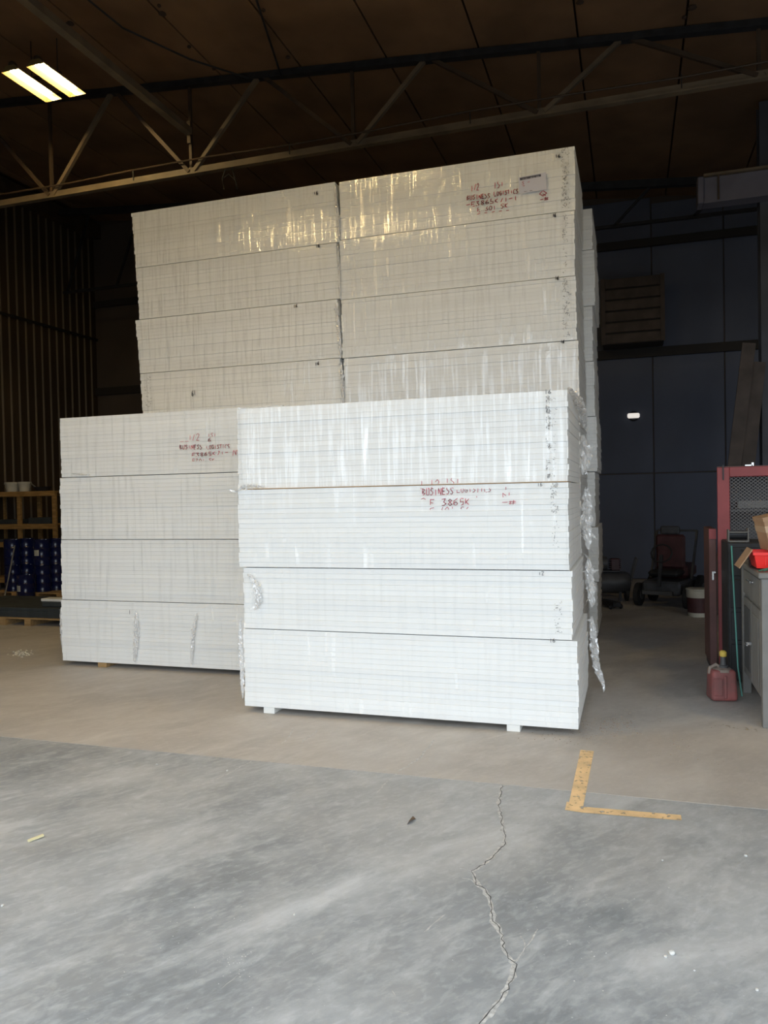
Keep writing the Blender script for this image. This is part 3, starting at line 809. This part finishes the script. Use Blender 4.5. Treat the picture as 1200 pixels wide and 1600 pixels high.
crumple(KL[4], 'film_edge', [onY(533, 566, YK - .02), onY(535, 600, YK - .02), onY(537, 636, YK - .02)], .02, 17, 'gathered film at the right edge')

# foam feet
for x, Y, lab in ((-2.58, YF + .04, 'small white foam block under the left end of the front stack'), (-0.77, YF + .04, 'small white foam block under the right end of the front stack')):
    o = MB().box(-.045, .045, 0, .3, 0, .0475, .003).build('foam_block', MT['foam_cut'], None, (x, Y - .03, 0)); tag(o, lab, 'foam block', 'small blocks under the stacks')
o = MB().box(-.05, .05, 0, .3, 0, .0475, .003).build('wooden_block', MT['wood'], None, (-4.88, YS + .01, 0)); tag(o, 'short tan wooden block under the low left stack', 'wooden block', 'small blocks under the stacks')


# ------------------------------------------------------------------ right side: cage, bench, can
def px(x, y, Y): return onY(x, y, Y)
cg = thing('mesh_cabinet', 'red steel-framed mesh cabinet standing at the right edge', 'cabinet', (0.72, 7.30, 0), math.radians(-6))
CW, CH, CD = 1.25, 1.79, .55
for x, y in ((0, 0), (CW - .1, 0), (0, CD - .1), (CW - .1, CD - .1)):
    MB().box(x, x + .10, y, y + .06, 0, CH, .004).build('post', MT['red'], cg)
for y in (0, CD - .1):
    for z in (CH - .085, .10):
        MB().box(.10, CW - .1, y, y + .06, z, z + .085, .004).build('rail', MT['red'], cg)
MB().box(.02, .04, .1, CD - .1, 1.24, CH - .02).build('side_sheet', MT['red_dk'], cg)
MB().box(0, CW, 0, CD, CH, CH + .006).build('roof_sheet', MT['red_dk'], cg)
MB().box(.045, .055, -.012, 0, CH - .11, CH + .02).build('hinge', MT['dark'], cg)
MB().box(.10, CW, CD - .03, CD - .02, .1, CH).build('back_sheet', MT['grey_dk'], cg)
ms = MB(); st = .034
i = 0
zz = .19
while zz < CH - .09:
    xx = .10 + (st / 2 if i % 2 else 0)
    while xx < CW - .10:
        for (sx, sz) in ((1, 1), (-1, 1)):
            a = Vector((xx, .03, zz)); b = Vector((xx + sx * st / 2, .03, zz + st * .42))
            d = (b - a).normalized(); s_ = Vector((-d.z, 0, d.x)) * .0022
            if b.z < CH - .085: ms.add([a - s_, a + s_, b + s_, b - s_], [(0, 1, 2, 3)])
        xx += st
    zz += st * .42; i += 1
o = link('mesh_panel', ms.mesh('mesh_panel', MT['mesh']), cg); o['kind'] = 'stuff'
for z in (.5, .95, 1.4):
    MB().box(.1, CW - .1, .1, CD - .04, z, z + .02).build('shelf', MT['grey_dk'], cg)
sb = tag(MB().box(0, .38, 0, .14, 0, .07, .004).build('flat_carton', MT['grey'], None, (.90, 7.44, 1.425)), 'pale flat carton on the upper shelf inside the mesh cabinet', 'carton')
lk = thing('steel_locker', 'low dull red steel locker behind the left post of the mesh cabinet', 'locker', (.655, 7.375, 0))
MB().box(0, .06, 0, .5, .04, 1.25, .004).build('body', MT['red_dk'], lk)
MB().box(0.0, .06, -.012, 0, 1.16, 1.25).build('top_band', MT['red'], lk)
MB().box(.02, .05, -.04, -.012, .86, .875).box(.02, .035, -.04, -.02, .80, .86).build('latch', MT['chrome'], lk)
MB().box(.005, .055, .02, .4, 0, .04).build('plinth', MT['dark'], lk)

# work bench cabinet
BX, BY = .82, 5.62
bn_ = thing('bench_cabinet', 'grey metal bench cabinet with drawer and door at the right edge', 'cabinet', (BX, BY, 0))
MB().box(.02, .62, .03, .98, .16, 1.0, .004).build('body', MT['grey'], bn_)
MB().box(-.02, .66, -.02, 1.02, 1.0, 1.04, .006).build('worktop', MT['grey'], bn_)
for x in (0, .58):
    for y in (0, .94):
        MB().box(x, x + .06, y, y + .06, 0, 1.0, .003).build('leg', MT['grey'], bn_)
d_ = MB().box(.004, .02, .10, .90, .80, .98, .004).build('drawer', MT['grey'], bn_)
MB().bar((-.012, .40, .93), (-.012, .60, .93), .012).box(-.012, .004, .40, .41, .925, .935).box(-.012, .004, .59, .60, .925, .935).build('handle', MT['chrome'], d_)
for a in (.10, .51):
    dr = MB().box(.004, .02, a, a + .39, .18, .77, .004).build('door', MT['grey'], bn_)
    MB().box(-.001, .004, a + .06, a + .33, .24, .71, .002).build('door_panel', MT['grey_dk'] if a > .3 else MT['grey'], dr)
MB().box(-.03, .004, .50, .52, .46, .48).box(-.04, -.028, .44, .56, .465, .475).build('door_handle', MT['chrome'], bn_)
MB().box(.08, .56, .01, .03, .2, .78, .003).build('end_panel', MT['grey'], bn_)
bk = tag(MB().box(0, .4, 0, .1, 0, .05, .004).build('wooden_offcut', MT['wood'], None, (BX + .07, BY + .08, 0)), 'reddish timber offcut lying under the grey bench cabinet', 'timber')

# things on the bench
ZB = 1.04
cb = px(1174, 868, 5.95)
rb = thing('parts_bin', 'bright red plastic parts bin on the grey bench cabinet', 'bin', (px(1176, 870, 5.85).x, 5.80, ZB + .012))
v0 = MB()
v0.add([(0.02, 0, 0), (.36, 0, 0), (.36, .26, 0), (.02, .26, 0), (0, -.02, .105), (.38, -.02, .105), (.38, .28, .105), (0, .28, .105)],
       [(3, 2, 1, 0), (0, 1, 5, 4), (1, 2, 6, 5), (2, 3, 7, 6), (3, 0, 4, 7)])
v0.build('tub', MT['bin_red'], rb)
MB().box(-.008, .388, -.03, -.018, .092, .11).box(-.008, .388, .278, .29, .092, .11).build('rim', MT['bin_red'], rb)
for k in range(4):
    MB().box(.07 + .08 * k, .075 + .08 * k, -.014, .0, .02, .09).build('rib', MT['bin_red'], rb)
cx = px(1173, 797, 5.9)
bxo = thing('cardboard_box', 'brown cardboard box tilted on top of the red bin', 'box', (cx.x + .115, 5.84, ZB + .125))
bxo.rotation_euler = (0, math.radians(-12), math.radians(6))
MB().box(0, .34, 0, .26, 0, .235, .003).build('carton', MT['card'], bxo)
MB().box(-.002, .342, -.002, .262, .13, .175).build('tape', MT['tape'], bxo)
MB().box(-.003, .343, -.004, .264, .205, .237).build('top_flap', MT['card'], bxo)
fl = tag(MB().add([(0, 0, 0), (.0, .25, 0), (.085, .25, .13), (.085, 0, .13), (.006, 0, -.004), (.006, .25, -.004), (.091, .25, .126), (.091, 0, .126)],
                  [(0, 1, 2, 3), (7, 6, 5, 4), (0, 3, 7, 4), (1, 5, 6, 2), (3, 2, 6, 7), (0, 4, 5, 1)]).build('cardboard_flap', MT['card'], None, (rb.location.x - .095, 5.80, ZB + .012)), 'loose cardboard flap leaning against the back of the red bin', 'cardboard')
gc = thing('cord_heap', 'tangled dark green cord in front of the red bin', 'cord', (0, 0, 0))
g = MB()
for k in range(9):
    x0 = BX + .02 + .05 * k * .6; zz = ZB + .008
    g.tube([(x0 - .03, 5.66 + .01 * k, zz), (x0 + .04, 5.70, zz + .015 + .004 * k), (x0 + .13, 5.68 + .01 * k, zz + .035 + .005 * k), (x0 + .22, 5.70, zz + .05)], .006, 6)
g.build('coil', MT['green'], gc, smooth=True)
bl = thing('small_tool', 'dark hand clamp lying at the left edge of the bench top', 'tool', (BX + .0, 6.1, ZB))
MB().bar((0, 0, .02), (.12, .2, .02), .03).build('bar', MT['dark'], bl); MB().box(-.01, .03, -.02, .02, 0, .07).build('jaw', MT['machine_red'], bl); MB().tube([(.1, .2, .03), (.0, .25, .09)], .012).build('handle', MT['black'], bl)

# dark case with reel between bench and cage
dc = thing('tool_chest', 'tall black chest between the bench cabinet and the mesh cabinet', 'chest', (px(1137, 900, 6.75).x, 6.75, 0))
MB().box(0, .34, 0, .45, .05, 1.17, .01).build('body', MT['dark'], dc)
for k in range(4): 
    dr = MB().box(.02, .32, -.012, 0, .12 + .26 * k, .35 + .26 * k, .004).build('drawer', MT['dark'], dc)
    MB().box(.10, .24, -.03, -.012, .32 + .26 * k, .335 + .26 * k).build('handle', MT['black'], dr)
for x in (.03, .29):
    for y in (.04, .38): MB().box(x, x + .03, y, y + .03, 0, .05).build('foot', MT['black'], dc)
rl = thing('cable_reel', 'small dark reel with two pale side plates on the black chest', 'reel', (dc.location.x + .01, 6.78, 1.17))
MB().box(0, .010, 0, .10, 0, .10, .002).build('side_plate', MT['grey'], rl); MB().box(.145, .155, 0, .10, 0, .11, .002).build('side_plate', MT['grey'], rl)
MB().lathe([(.035, .01), (.035, .145)], (0, .05, .055), 14, 'X').build('drum', MT['dark'], rl); MB().box(.01, .145, .0, .01, 0, .012).box(.01, .145, .0, .01, .075, .085).build('cross_rod', MT['grey'], rl)
gr = thing('green_rod', 'thin green rod leaning upright between the chest and the bench', 'rod')
a = px(1143, 853, 6.68); b = px(1153, 1042, 6.5)
b2 = onZ(1155, 1082, 0)
MB().tube([a, b, Vector((b.x + .02, 6.45, 0.0))], .0065, 8).build('rod', MT['green_rod'], gr, smooth=True)

# fuel can
gp = onZ(1130, 1098, 0)
can = thing('fuel_can', 'faded red plastic fuel can with yellow cap on the floor', 'fuel can', (gp.x, gp.y + .09, 0), math.radians(12))
bm = bmesh.new(); bmesh.ops.create_cube(bm, size=1)
for v in bm.verts: v.co = Vector((v.co.x * .195, v.co.y * .165, .122 + v.co.z * .235))
for v in bm.verts:
    if v.co.z > .2: v.co.x *= .90; v.co.y *= .9
bmesh.ops.bevel(bm, geom=bm.edges[:], offset=.034, segments=4, affect='EDGES', profile=.6)
me = bpy.data.meshes.new('body'); bm.to_mesh(me); bm.free(); me.materials.append(MT['can_red']); me.polygons.foreach_set('use_smooth', [True] * len(me.polygons)); link('body', me, can)
MB().box(-.010, .010, -.092, -.080, .03, .20, .004).build('seam', MT['can_red'], can)
MB().box(-.085, -.02, -.0885, -.080, .05, .18, .004).build('side_emboss', MT['can_red'], can)
MB().tube([(-.09, 0, .20), (-.085, 0, .245), (-.04, 0, .268), (-.01, 0, .245)], .014, 8).build('handle', MT['can_dust'], can, smooth=True)
MB().lathe([(.080, .222), (.07, .240), (.04, .248)], (0, 0, 0), 16).build('shoulder', MT['can_dust'], can, smooth=True)
nk = MB().lathe([(.036, .235), (.036, .262), (.024, .268), (.020, .30), (.018, .335)], (.012, 0, 0), 16).build('neck', MT['grey_dk'], can, smooth=True)
MB().lathe([(.022, .330), (.026, .335), (.026, .365), (.014, .375)], (.012, 0, 0), 14).build('cap', MT['cap'], nk, smooth=True, label='yellow cap')

# striped bucket by the locker
bp_ = onZ(1089, 965, 0)
bu = thing('paint_bucket', 'small white and red bucket on the floor beyond the locker', 'bucket', (bp_.x + .02, bp_.y + .14, 0))
MB().lathe([(.115, 0), (.118, .03), (.120, .05)], n=20).build('base_band', MT['bucket'], bu, smooth=True)
MB().lathe([(.120, .05), (.130, .24)], n=20).build('red_body', MT['machine_red'], bu, smooth=True)
MB().lathe([(.131, .24), (.135, .33), (.142, .335), (.142, .35), (.13, .352)], n=20).build('rim', MT['bucket'], bu, smooth=True)

# ------------------------------------------------------------------ dark machines at the back
def wheel(parent, x, y, r, w_=.08):
    o = MB().lathe([(r * .7, -w_ / 2), (r, -w_ / 2 + .01), (r, w_ / 2 - .01), (r * .7, w_ / 2)], (x, y, r), 18, 'X').build('wheel', MT['black'], parent, smooth=True)
    MB().lathe([(r * .45, -w_ / 2 - .008), (r * .45, w_ / 2 + .008)], (x, y, r), 14, 'X').build('hub', MT['grey_dk'], o)
p0 = onZ(1035, 952, 0)
mc = thing('ride_on_machine', 'dark red ride-on machine with high seat standing in the gloom at the back', 'machine', (p0.x + .05, p0.y + .3, 0), math.radians(-20))
for x in (-.33, .33): wheel(mc, x, -.1, .16); wheel(mc, x, .5, .2)
MB().box(-.26, .26, -.2, .7, .17, .36, .03).build('chassis', MT['machine'], mc)
MB().box(-.22, .22, .25, .75, .36, .56, .05).build('engine_hood', MT['machine_red'], mc)
MB().box(-.2, .2, -.12, .25, .42, .5, .03).build('seat', MT['black'], mc)
MB().box(-.2, .2, .22, .29, .5, .98, .03).build('seat_back', MT['machine_red'], mc)
MB().box(-.13, .13, .21, .28, .98, 1.1, .02).build('head_rest', MT['machine'], mc)
MB().bar((0, -.25, .3), (0, -.14, .72), .04).build('steering_column', MT['dark'], mc)
MB().tube([(.14 * math.cos(t), -.14 + .05 * math.sin(t), .74 + .12 * math.sin(t)) for t in [k * math.pi / 6 for k in range(13)]], .012, 6).build('steering_wheel', MT['black'], mc)
MB().bar((-.2, -.32, .22), (.2, -.32, .22), .05).build('front_bumper', MT['grey_dk'], mc)
MB().bar((-.28, .25, .36), (-.28, .55, 1.02), .03).bar((.28, .25, .36), (.28, .55, 1.02), .03).bar((-.28, .55, 1.02), (.28, .55, 1.02), .03).build('roll_bar', MT['machine'], mc)
p1 = onZ(958, 948, 0)
ge = thing('air_compressor', 'dark wheeled compressor with horizontal tank behind the stacks', 'compressor', (p1.x - .12, p1.y + .6, 0), math.radians(8))
for x in (-.3, .3): wheel(ge, x, .0, .11, .06)
MB().lathe([(.05, -.36), (.13, -.34), (.16, -.28), (.16, .28), (.13, .34), (.05, .36)], (0, 0, .27), 20, 'X').build('tank', MT['machine'], ge, smooth=True)
MB().box(-.2, .2, -.1, .1, .43, .45).build('deck', MT['dark'], ge)
MB().lathe([(.09, -.13), (.10, -.1), (.10, .1), (.09, .13)], (-.1, 0, .55), 16, 'X').build('motor', MT['machine'], ge, smooth=True)
pm = MB().box(.08, .2, -.07, .07, .45, .62, .01)
for k in range(5): pm.box(.06, .22, -.09, .09, .48 + .03 * k, .488 + .03 * k)
pm.build('pump_head', MT['machine_red'], ge)
MB().tube([(.36, -.05, .3), (.45, -.05, .62), (.45, .12, .62), (.36, .12, .3)], .014, 8).build('push_handle', MT['grey_dk'], ge)
MB().bar((-.25, .06, 0), (-.25, .06, .14), .04).bar((.2, -.08, 0), (.2, -.08, .14), .04).build('foot', MT['dark'], ge)
cc = thing('cardboard_carton', 'low dark carton lying in the shade beside the compressor', 'carton', (p1.x - .5, p1.y + 1.1, 0), .3)
MB().box(-.2, .2, -.15, .15, 0, .26, .005).build('box_body', MT['wood_plank'], cc); MB().add([(-.2, -.15, .26), (.2, -.15, .26), (.2, -.26, .33), (-.2, -.26, .33)], [(0, 1, 2, 3)]).build('flap', MT['wood_plank'], cc)
hs = thing('floor_jack', 'low dark jack with lifted handle on the floor by the stacks', 'jack', (p1.x - .05, p1.y - .1, 0), .6)
MB().box(-.06, .06, -.2, .2, .03, .10, .01).build('frame', MT['dark'], hs); MB().tube([(0, .18, .1), (0, .4, .55)], .014).build('handle', MT['dark'], hs)
for x in (-.08, .08): wheel(hs, x, -.16, .035, .03); wheel(hs, x, .16, .035, .03)

# high things at the back right
bmq = thing('box_beam', 'long reddish box beam fixed to the column high at the right', 'beam')
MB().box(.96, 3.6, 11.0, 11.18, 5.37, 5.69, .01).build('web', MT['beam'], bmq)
MB().box(.96, 3.6, 10.95, 11.22, 5.69, 5.72).build('top_flange', MT['steel_lit'], bmq)
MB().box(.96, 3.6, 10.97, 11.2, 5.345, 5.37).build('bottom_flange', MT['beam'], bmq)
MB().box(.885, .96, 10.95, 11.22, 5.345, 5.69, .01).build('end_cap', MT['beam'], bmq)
MB().box(1.13, 1.15, 10.97, 11.0, 5.37, 5.69).build('stiffener', MT['steel'], bmq)
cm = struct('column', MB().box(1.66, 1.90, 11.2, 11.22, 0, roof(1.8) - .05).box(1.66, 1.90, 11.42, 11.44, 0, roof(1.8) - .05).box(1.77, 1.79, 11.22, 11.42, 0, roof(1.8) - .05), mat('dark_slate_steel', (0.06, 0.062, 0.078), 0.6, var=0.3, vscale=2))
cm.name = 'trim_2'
hd = thing('slatted_crate', 'brown slatted wooden crate mounted high on the dark back wall', 'crate', (-.45, 13.92, 4.14))
MB().box(.02, 1.02, .06, .54, .0, 1.12).build('box_body', MT['back_band'], hd)
for k in range(6):
    MB().box(0, 1.04, .02, .055, .01 + .19 * k, .17 + .19 * k, .005).build('slat', MT['wood_plank'], hd)
MB().box(0, .07, 0, .02, 0, 1.13).box(.97, 1.04, 0, .02, 0, 1.13).build('upright', MT['wood_plank'], hd)
MB().box(.1, .16, .5, .648, .2, .9).box(.88, .94, .5, .648, .2, .9).build('wall_bracket', MT['dark'], hd)
wlamp = thing('wall_light', 'small bright white lamp glowing on the dark back wall', 'lamp', (.07, YB - .03, 2.94))
MB().lathe([(.09, 0), (.09, -.03), (.07, -.05)], (0, 0, 0), 14, 'Y').build('base', MT['dark'], wlamp)
MB().box(-.11, .10, -.09, -.05, -.04, .05, .02).build('lens', MT['glow'], wlamp)
# leaning planks
for i, (xa, xb, lab) in enumerate(((1.02, 1.50, 'dark plank leaning on the column behind the mesh cabinet, left one'), (1.22, 1.62, 'dark plank leaning on the column behind the mesh cabinet, right one'))):
    pk = MB().bar((xa, 10.6 + .08 * i, .02), (xb, 11.1 + .03 * i, 3.5 - .25 * i), .16, .035, (0, 1, 0)).build('leaning_plank', MT['wood_plank']); tag(pk, lab, 'plank', 'planks leaning by the column')
br_ = thing('metal_bracket', 'small shiny metal bracket lying on top of the mesh cabinet', 'bracket', (px(1172, 731, 7.35).x, 7.36, CH + .006))
MB().box(-.04, .02, -.01, .01, 0, .012).build('plate', MT['chrome'], br_); MB().box(.012, .03, -.01, .01, 0, .03).build('lug', MT['chrome'], br_)

# ------------------------------------------------------------------ left back: rack, drums, pallet
RY = 11.25
r0 = px(-30, 770, RY).x; r1 = px(88, 770, RY).x
rk = thing('timber_rack', 'yellow-brown timber shelf rack against the ribbed left wall', 'rack', (0, 0, 0))
ups = [px(x, 800, RY).x for x in (-28, 29, 84)]
for x in ups:
    for y in (RY, RY + .5): MB().box(x - .04, x + .04, y, y + .05, 0, 1.78, .004).build('post', MT['wood_dark'], rk)
for z in (1.72, 1.13, .80, .15):
    for y in (RY - .02, RY + .52): MB().box(ups[0] - .05, ups[2] + .05, y, y + .03, z, z + .09, .004).build('rail', MT['wood_dark'], rk)
    MB().box(ups[0], ups[2], RY + .02, RY + .5, z + .07, z + .09).build('shelf', MT['wood_dark'], rk)
for xx, ww, lab in ((13, .2, 'off-white tub on top of the timber rack, left one'), (32, .17, 'off-white tub on top of the timber rack, beside the black pan')):
    p = px(xx, 760, RY + .1)
    t = thing('plastic_tub', lab, 'tub', (p.x, RY + .2, 1.81), 0, 'tubs on the timber rack')
    MB().lathe([(ww * .85 / 2 + .02, 0), (ww / 2 + .03, .15), (ww / 2 + .04, .152), (ww / 2 + .04, .175), (ww / 2 + .02, .18)], n=20).build('bowl', MT['bucket'], t, smooth=True)
    MB().lathe([(ww / 2 + .045, .14), (ww / 2 + .045, .15)], n=20).build('ridge', MT['bucket'], t, smooth=True)
p = px(50, 760, RY)
t = thing('black_pan', 'black pan on the right end of the timber rack', 'pan', (p.x + .05, RY + .2, 1.81))
MB().lathe([(.12, 0), (.15, .07), (.16, .08)], n=18).build('bowl', MT['black'], t, smooth=True); MB().tube([(-.14, 0, .07), (-.26, 0, .15)], .012).build('handle', MT['grey'], t)
for xx, zz, n_ in ((8, 1.22, 3), (56, 1.22, 4), (9, .89, 2)):
    p = px(xx, 800, RY)
    for k in range(n_):
        o = tag(MB().box(-.24, .24, 0, .38, 0, .026, .003).build('stored_sheet', MT['sheet'], None, (p.x + random.uniform(-.01, .01), RY + .075, zz + .002 + .028 * k)),
                'dark grey-green sheet, ' + ['lowest', 'second', 'third', 'fourth'][k] + ' in the pile on the ' + {8: 'middle left', 56: 'middle right', 9: 'lower left'}[xx] + ' shelf of the timber rack', 'sheet', 'sheets stored on the timber rack')

def drum(x, y, z, lab, tagp=False, d=.138, h=.435):
    t = thing('blue_drum', lab, 'drum', (x, y, z), random.uniform(0, .2), 'blue steel drums')
    MB().lathe([(d * .96, 0), (d + .004, .004), (d + .004, .014), (d, .02), (d, h * .33 - .01), (d + .006, h * .33), (d, h * .33 + .01), (d, h * .66 - .01), (d + .006, h * .66), (d, h * .66 + .01), (d, h - .02), (d + .004, h - .014), (d + .004, h - .002), (d - .008, h - .002), (d - .01, h - .012)], n=28).build('shell', MT['blue'], t, smooth=True)
    MB().lathe([(.022, h - .014), (.022, h)], (d * .55, 0, 0), 10).build('bung', MT['chrome'], t)
    if tagp:
        lb = MB(); n = 6
        for k in range(n):
            a0 = tagp + k * .11; a1 = a0 + .11; r = d + .0015
            lb.add([(r * math.cos(a0), r * math.sin(a0), h * .38), (r * math.cos(a1), r * math.sin(a1), h * .38), (r * math.cos(a1), r * math.sin(a1), h * .6), (r * math.cos(a0), r * math.sin(a0), h * .6)], [(0, 1, 2, 3)])
        lb.build('paper_label', MT['label'], t)
    return t
DYY = 10.55
dp = MB()
xd0, xd1 = px(2, 920, DYY).x, px(112, 920, DYY).x
pt = thing('pallet', 'wooden pallet under the stacked blue drums', 'pallet', (xd0, DYY - .25, 0))
for k in range(5): MB().box(0, xd1 - xd0, .01 + .13 * k, .10 + .13 * k, .10, .12).build('deck_board', MT['wood'], pt)
for k in range(4): MB().box((xd1 - xd0 - .1) * k / 3, (xd1 - xd0 - .1) * k / 3 + .1, 0, .62, .0, .10).build('stringer', MT['wood'], pt)
cols = [(21, -.07, 0, 'left end of the row'), (43, .16, 4.0, 'second from the left'), (67, -.07, 4.3, 'third from the left'), (89, .16, 0, 'beside the low foam stack')]
for xx, dy, tg, lab in cols:
    p = px(xx, 900, DYY + dy)
    drum(p.x, DYY + dy, .12, 'dark blue drum on the pallet, lower one, ' + lab)
    drum(p.x, DYY + dy, .557, 'dark blue drum stacked on another, ' + lab, tg)
p = onZ(48, 938, 0)
drum(p.x - .03, p.y - .06, 0, 'dark blue drum on the floor in front of the drum pallet, with pale label', 4.1)
pole = thing('leaning_pole', 'thin grey pole leaning against the leftmost blue drums', 'pole')
MB().tube([px(23, 852, 10.36), px(13, 905, 10.2), px(6, 938, 10.0)], .012, 8).build('shaft', MT['grey'], pole)

# near pallet with charcoal sheets and foam offcuts
PX0, PX1, PY = -8.9, -6.66, 8.08
pt = thing('pallet', 'wooden pallet loaded with charcoal sheets, left of the low stack', 'pallet', (PX0, PY, 0))
for k in range(7): MB().box(0, PX1 - PX0, .0 + .165 * k, .12 + .165 * k, .085, .105).build('deck_board', MT['wood'], pt)
for x in (0, .75, .95, 1.35, PX1 - PX0 - .1): MB().box(x, x + .10, 0, 1.1, 0, .085).build('stringer', MT['wood'], pt)
zz = .105
for k in range(6):
    tag(MB().box(PX0 + .02 + .0 * k, PX1 - .03 + random.uniform(-.02, .02), 0, 1.06, 0, .020, .002).build('charcoal_sheet', MT['sheet'], None, (0, PY + .02 + random.uniform(0, .02), zz)), 'charcoal sheet on the near pallet, ' + ['lowest of the pile', 'second from the bottom', 'third from the bottom', 'third from the top', 'second from the top', 'topmost of the pile'][k], 'sheet', 'charcoal sheets on the near pallet'); zz += .021
for x0_, x1_, lab in ((-7.40, -6.75, 'charcoal offcut lying on the sheet pile, under the white strips'),):
    tag(MB().box(x0_, x1_, 0, .3, 0, .07, .01).build('sheet_offcut', MT['sheet'], None, (0, PY + .15, zz)), lab, 'sheet')
for (xa, xb, y_, z_, lab) in ((-7.42, -6.82, .16, zz + .071, 'lower white foam strip on the charcoal sheets'), (-7.05, -6.7, .22, zz + .107, 'upper white foam strip nearest the low stack')):
    tag(MB().box(xa, xb, 0, .16, 0, .035, .004).build('foam_strip', MT['foam_cut'], None, (0, PY + y_, z_)), lab, 'foam strip', 'white foam strips on the near pallet')

# ------------------------------------------------------------------ litter on the floor
def rock(x, y, r, lab, m='stone'):
    p = onZ(x, y, 0)
    bm = bmesh.new(); bmesh.ops.create_icosphere(bm, subdivisions=2, radius=r)
    for v in bm.verts: v.co *= random.uniform(.8, 1.15); v.co.z = max(v.co.z * .75, -r * .55) + r * .55
    me = bpy.data.meshes.new('pebble'); bm.to_mesh(me); bm.free(); me.materials.append(MT[m])
    o = link('pebble', me, None, (p.x, p.y, 0.0)); tag(o, lab, 'pebble', 'pebbles on the floor')
for x, y, r, lab in ((1050, 1491, .011, 'larger white pebble on the floor at the right'), (1040, 1496, .006, 'small white pebble just left of the larger one'), (1165, 1338, .007, 'pale pebble on the floor near the right edge'),
                     (1183, 1548, .006, 'small pebble in the bottom right corner'), (1085, 1517, .004, 'tiny pebble right of the two white pebbles'), (4, 1416, .006, 'white pebble at the left edge of the floor'),
                     (245, 1195, .006, 'white crumb near the slab joint at left'), (355, 1205, .007, 'white crumb on the floor left of the front stack'), (1035, 1345, .005, 'small pebble below the yellow mark'), (460, 1430, .005, 'small white crumb in the middle of the floor')):
    rock(x, y, r, lab)
a = onZ(44, 1316, 0); b = onZ(68, 1308, 0)
wc = tag(MB().bar((a.x, a.y, .006), (b.x, b.y, .010), .016, .008).build('wood_chip', mat('fresh_wood', (.75, .68, .42), .7)), 'pale yellow wood splinter on the floor at left', 'wood chip')
p = onZ(643, 1284, 0)
lf = tag(MB().add([(p.x - .012, p.y - .04, .001), (p.x + .0, p.y - .02, .014), (p.x + .014, p.y + .03, .004), (p.x - .004, p.y + .04, .012), (p.x - .014, p.y + .01, .002)], [(0, 1, 4), (1, 2, 4), (2, 3, 4)]).build('dry_leaf', MT['leaf']), 'curled dry leaf on the floor in front of the stack', 'leaf')
db = MB()
def crumbs(mb, x0, x1, y0, y1, n, r0, r1):
    for _ in range(n):
        u = random.gauss(0, .33); v = random.gauss(0, .33)
        p = onZ((x0 + x1) / 2 + u * (x1 - x0) / 2 * 1.3, (y0 + y1) / 2 + v * (y1 - y0) / 2 * 1.3, 0); r = random.uniform(r0, r1)
        mb.add([(p.x - r, p.y - r * .6, 0), (p.x + r, p.y - r * .5, 0), (p.x + r * .2, p.y + r, 0), (p.x, p.y, r * .7)], [(0, 1, 3), (1, 2, 3), (2, 0, 3)])
crumbs(db, 915, 1010, 1112, 1152, 170, .002, .008); crumbs(db, 820, 970, 1125, 1165, 170, .002, .006); crumbs(db, 980, 1130, 1130, 1200, 50, .002, .006)
tag(db.build('dirt_crumbs', MT['debris']), 'scattered brown dirt crumbs beside the front stack', 'dirt', kind='stuff')
db = MB(); crumbs(db, 640, 1190, 1240, 1590, 70, .001, .003); crumbs(db, 20, 600, 1200, 1590, 60, .001, .0028); crumbs(db, 340, 400, 1475, 1530, 30, .001, .0025)
tag(db.build('white_grit', MT['stone']), 'fine pale grit scattered over the near floor', 'grit', kind='stuff')
db = MB(); crumbs(db, 14, 52, 1014, 1026, 60, .006, .02)
tag(db.build('foam_flakes', MT['bucket']), 'small heap of pale scraps on the floor at left', 'scraps', kind='stuff')
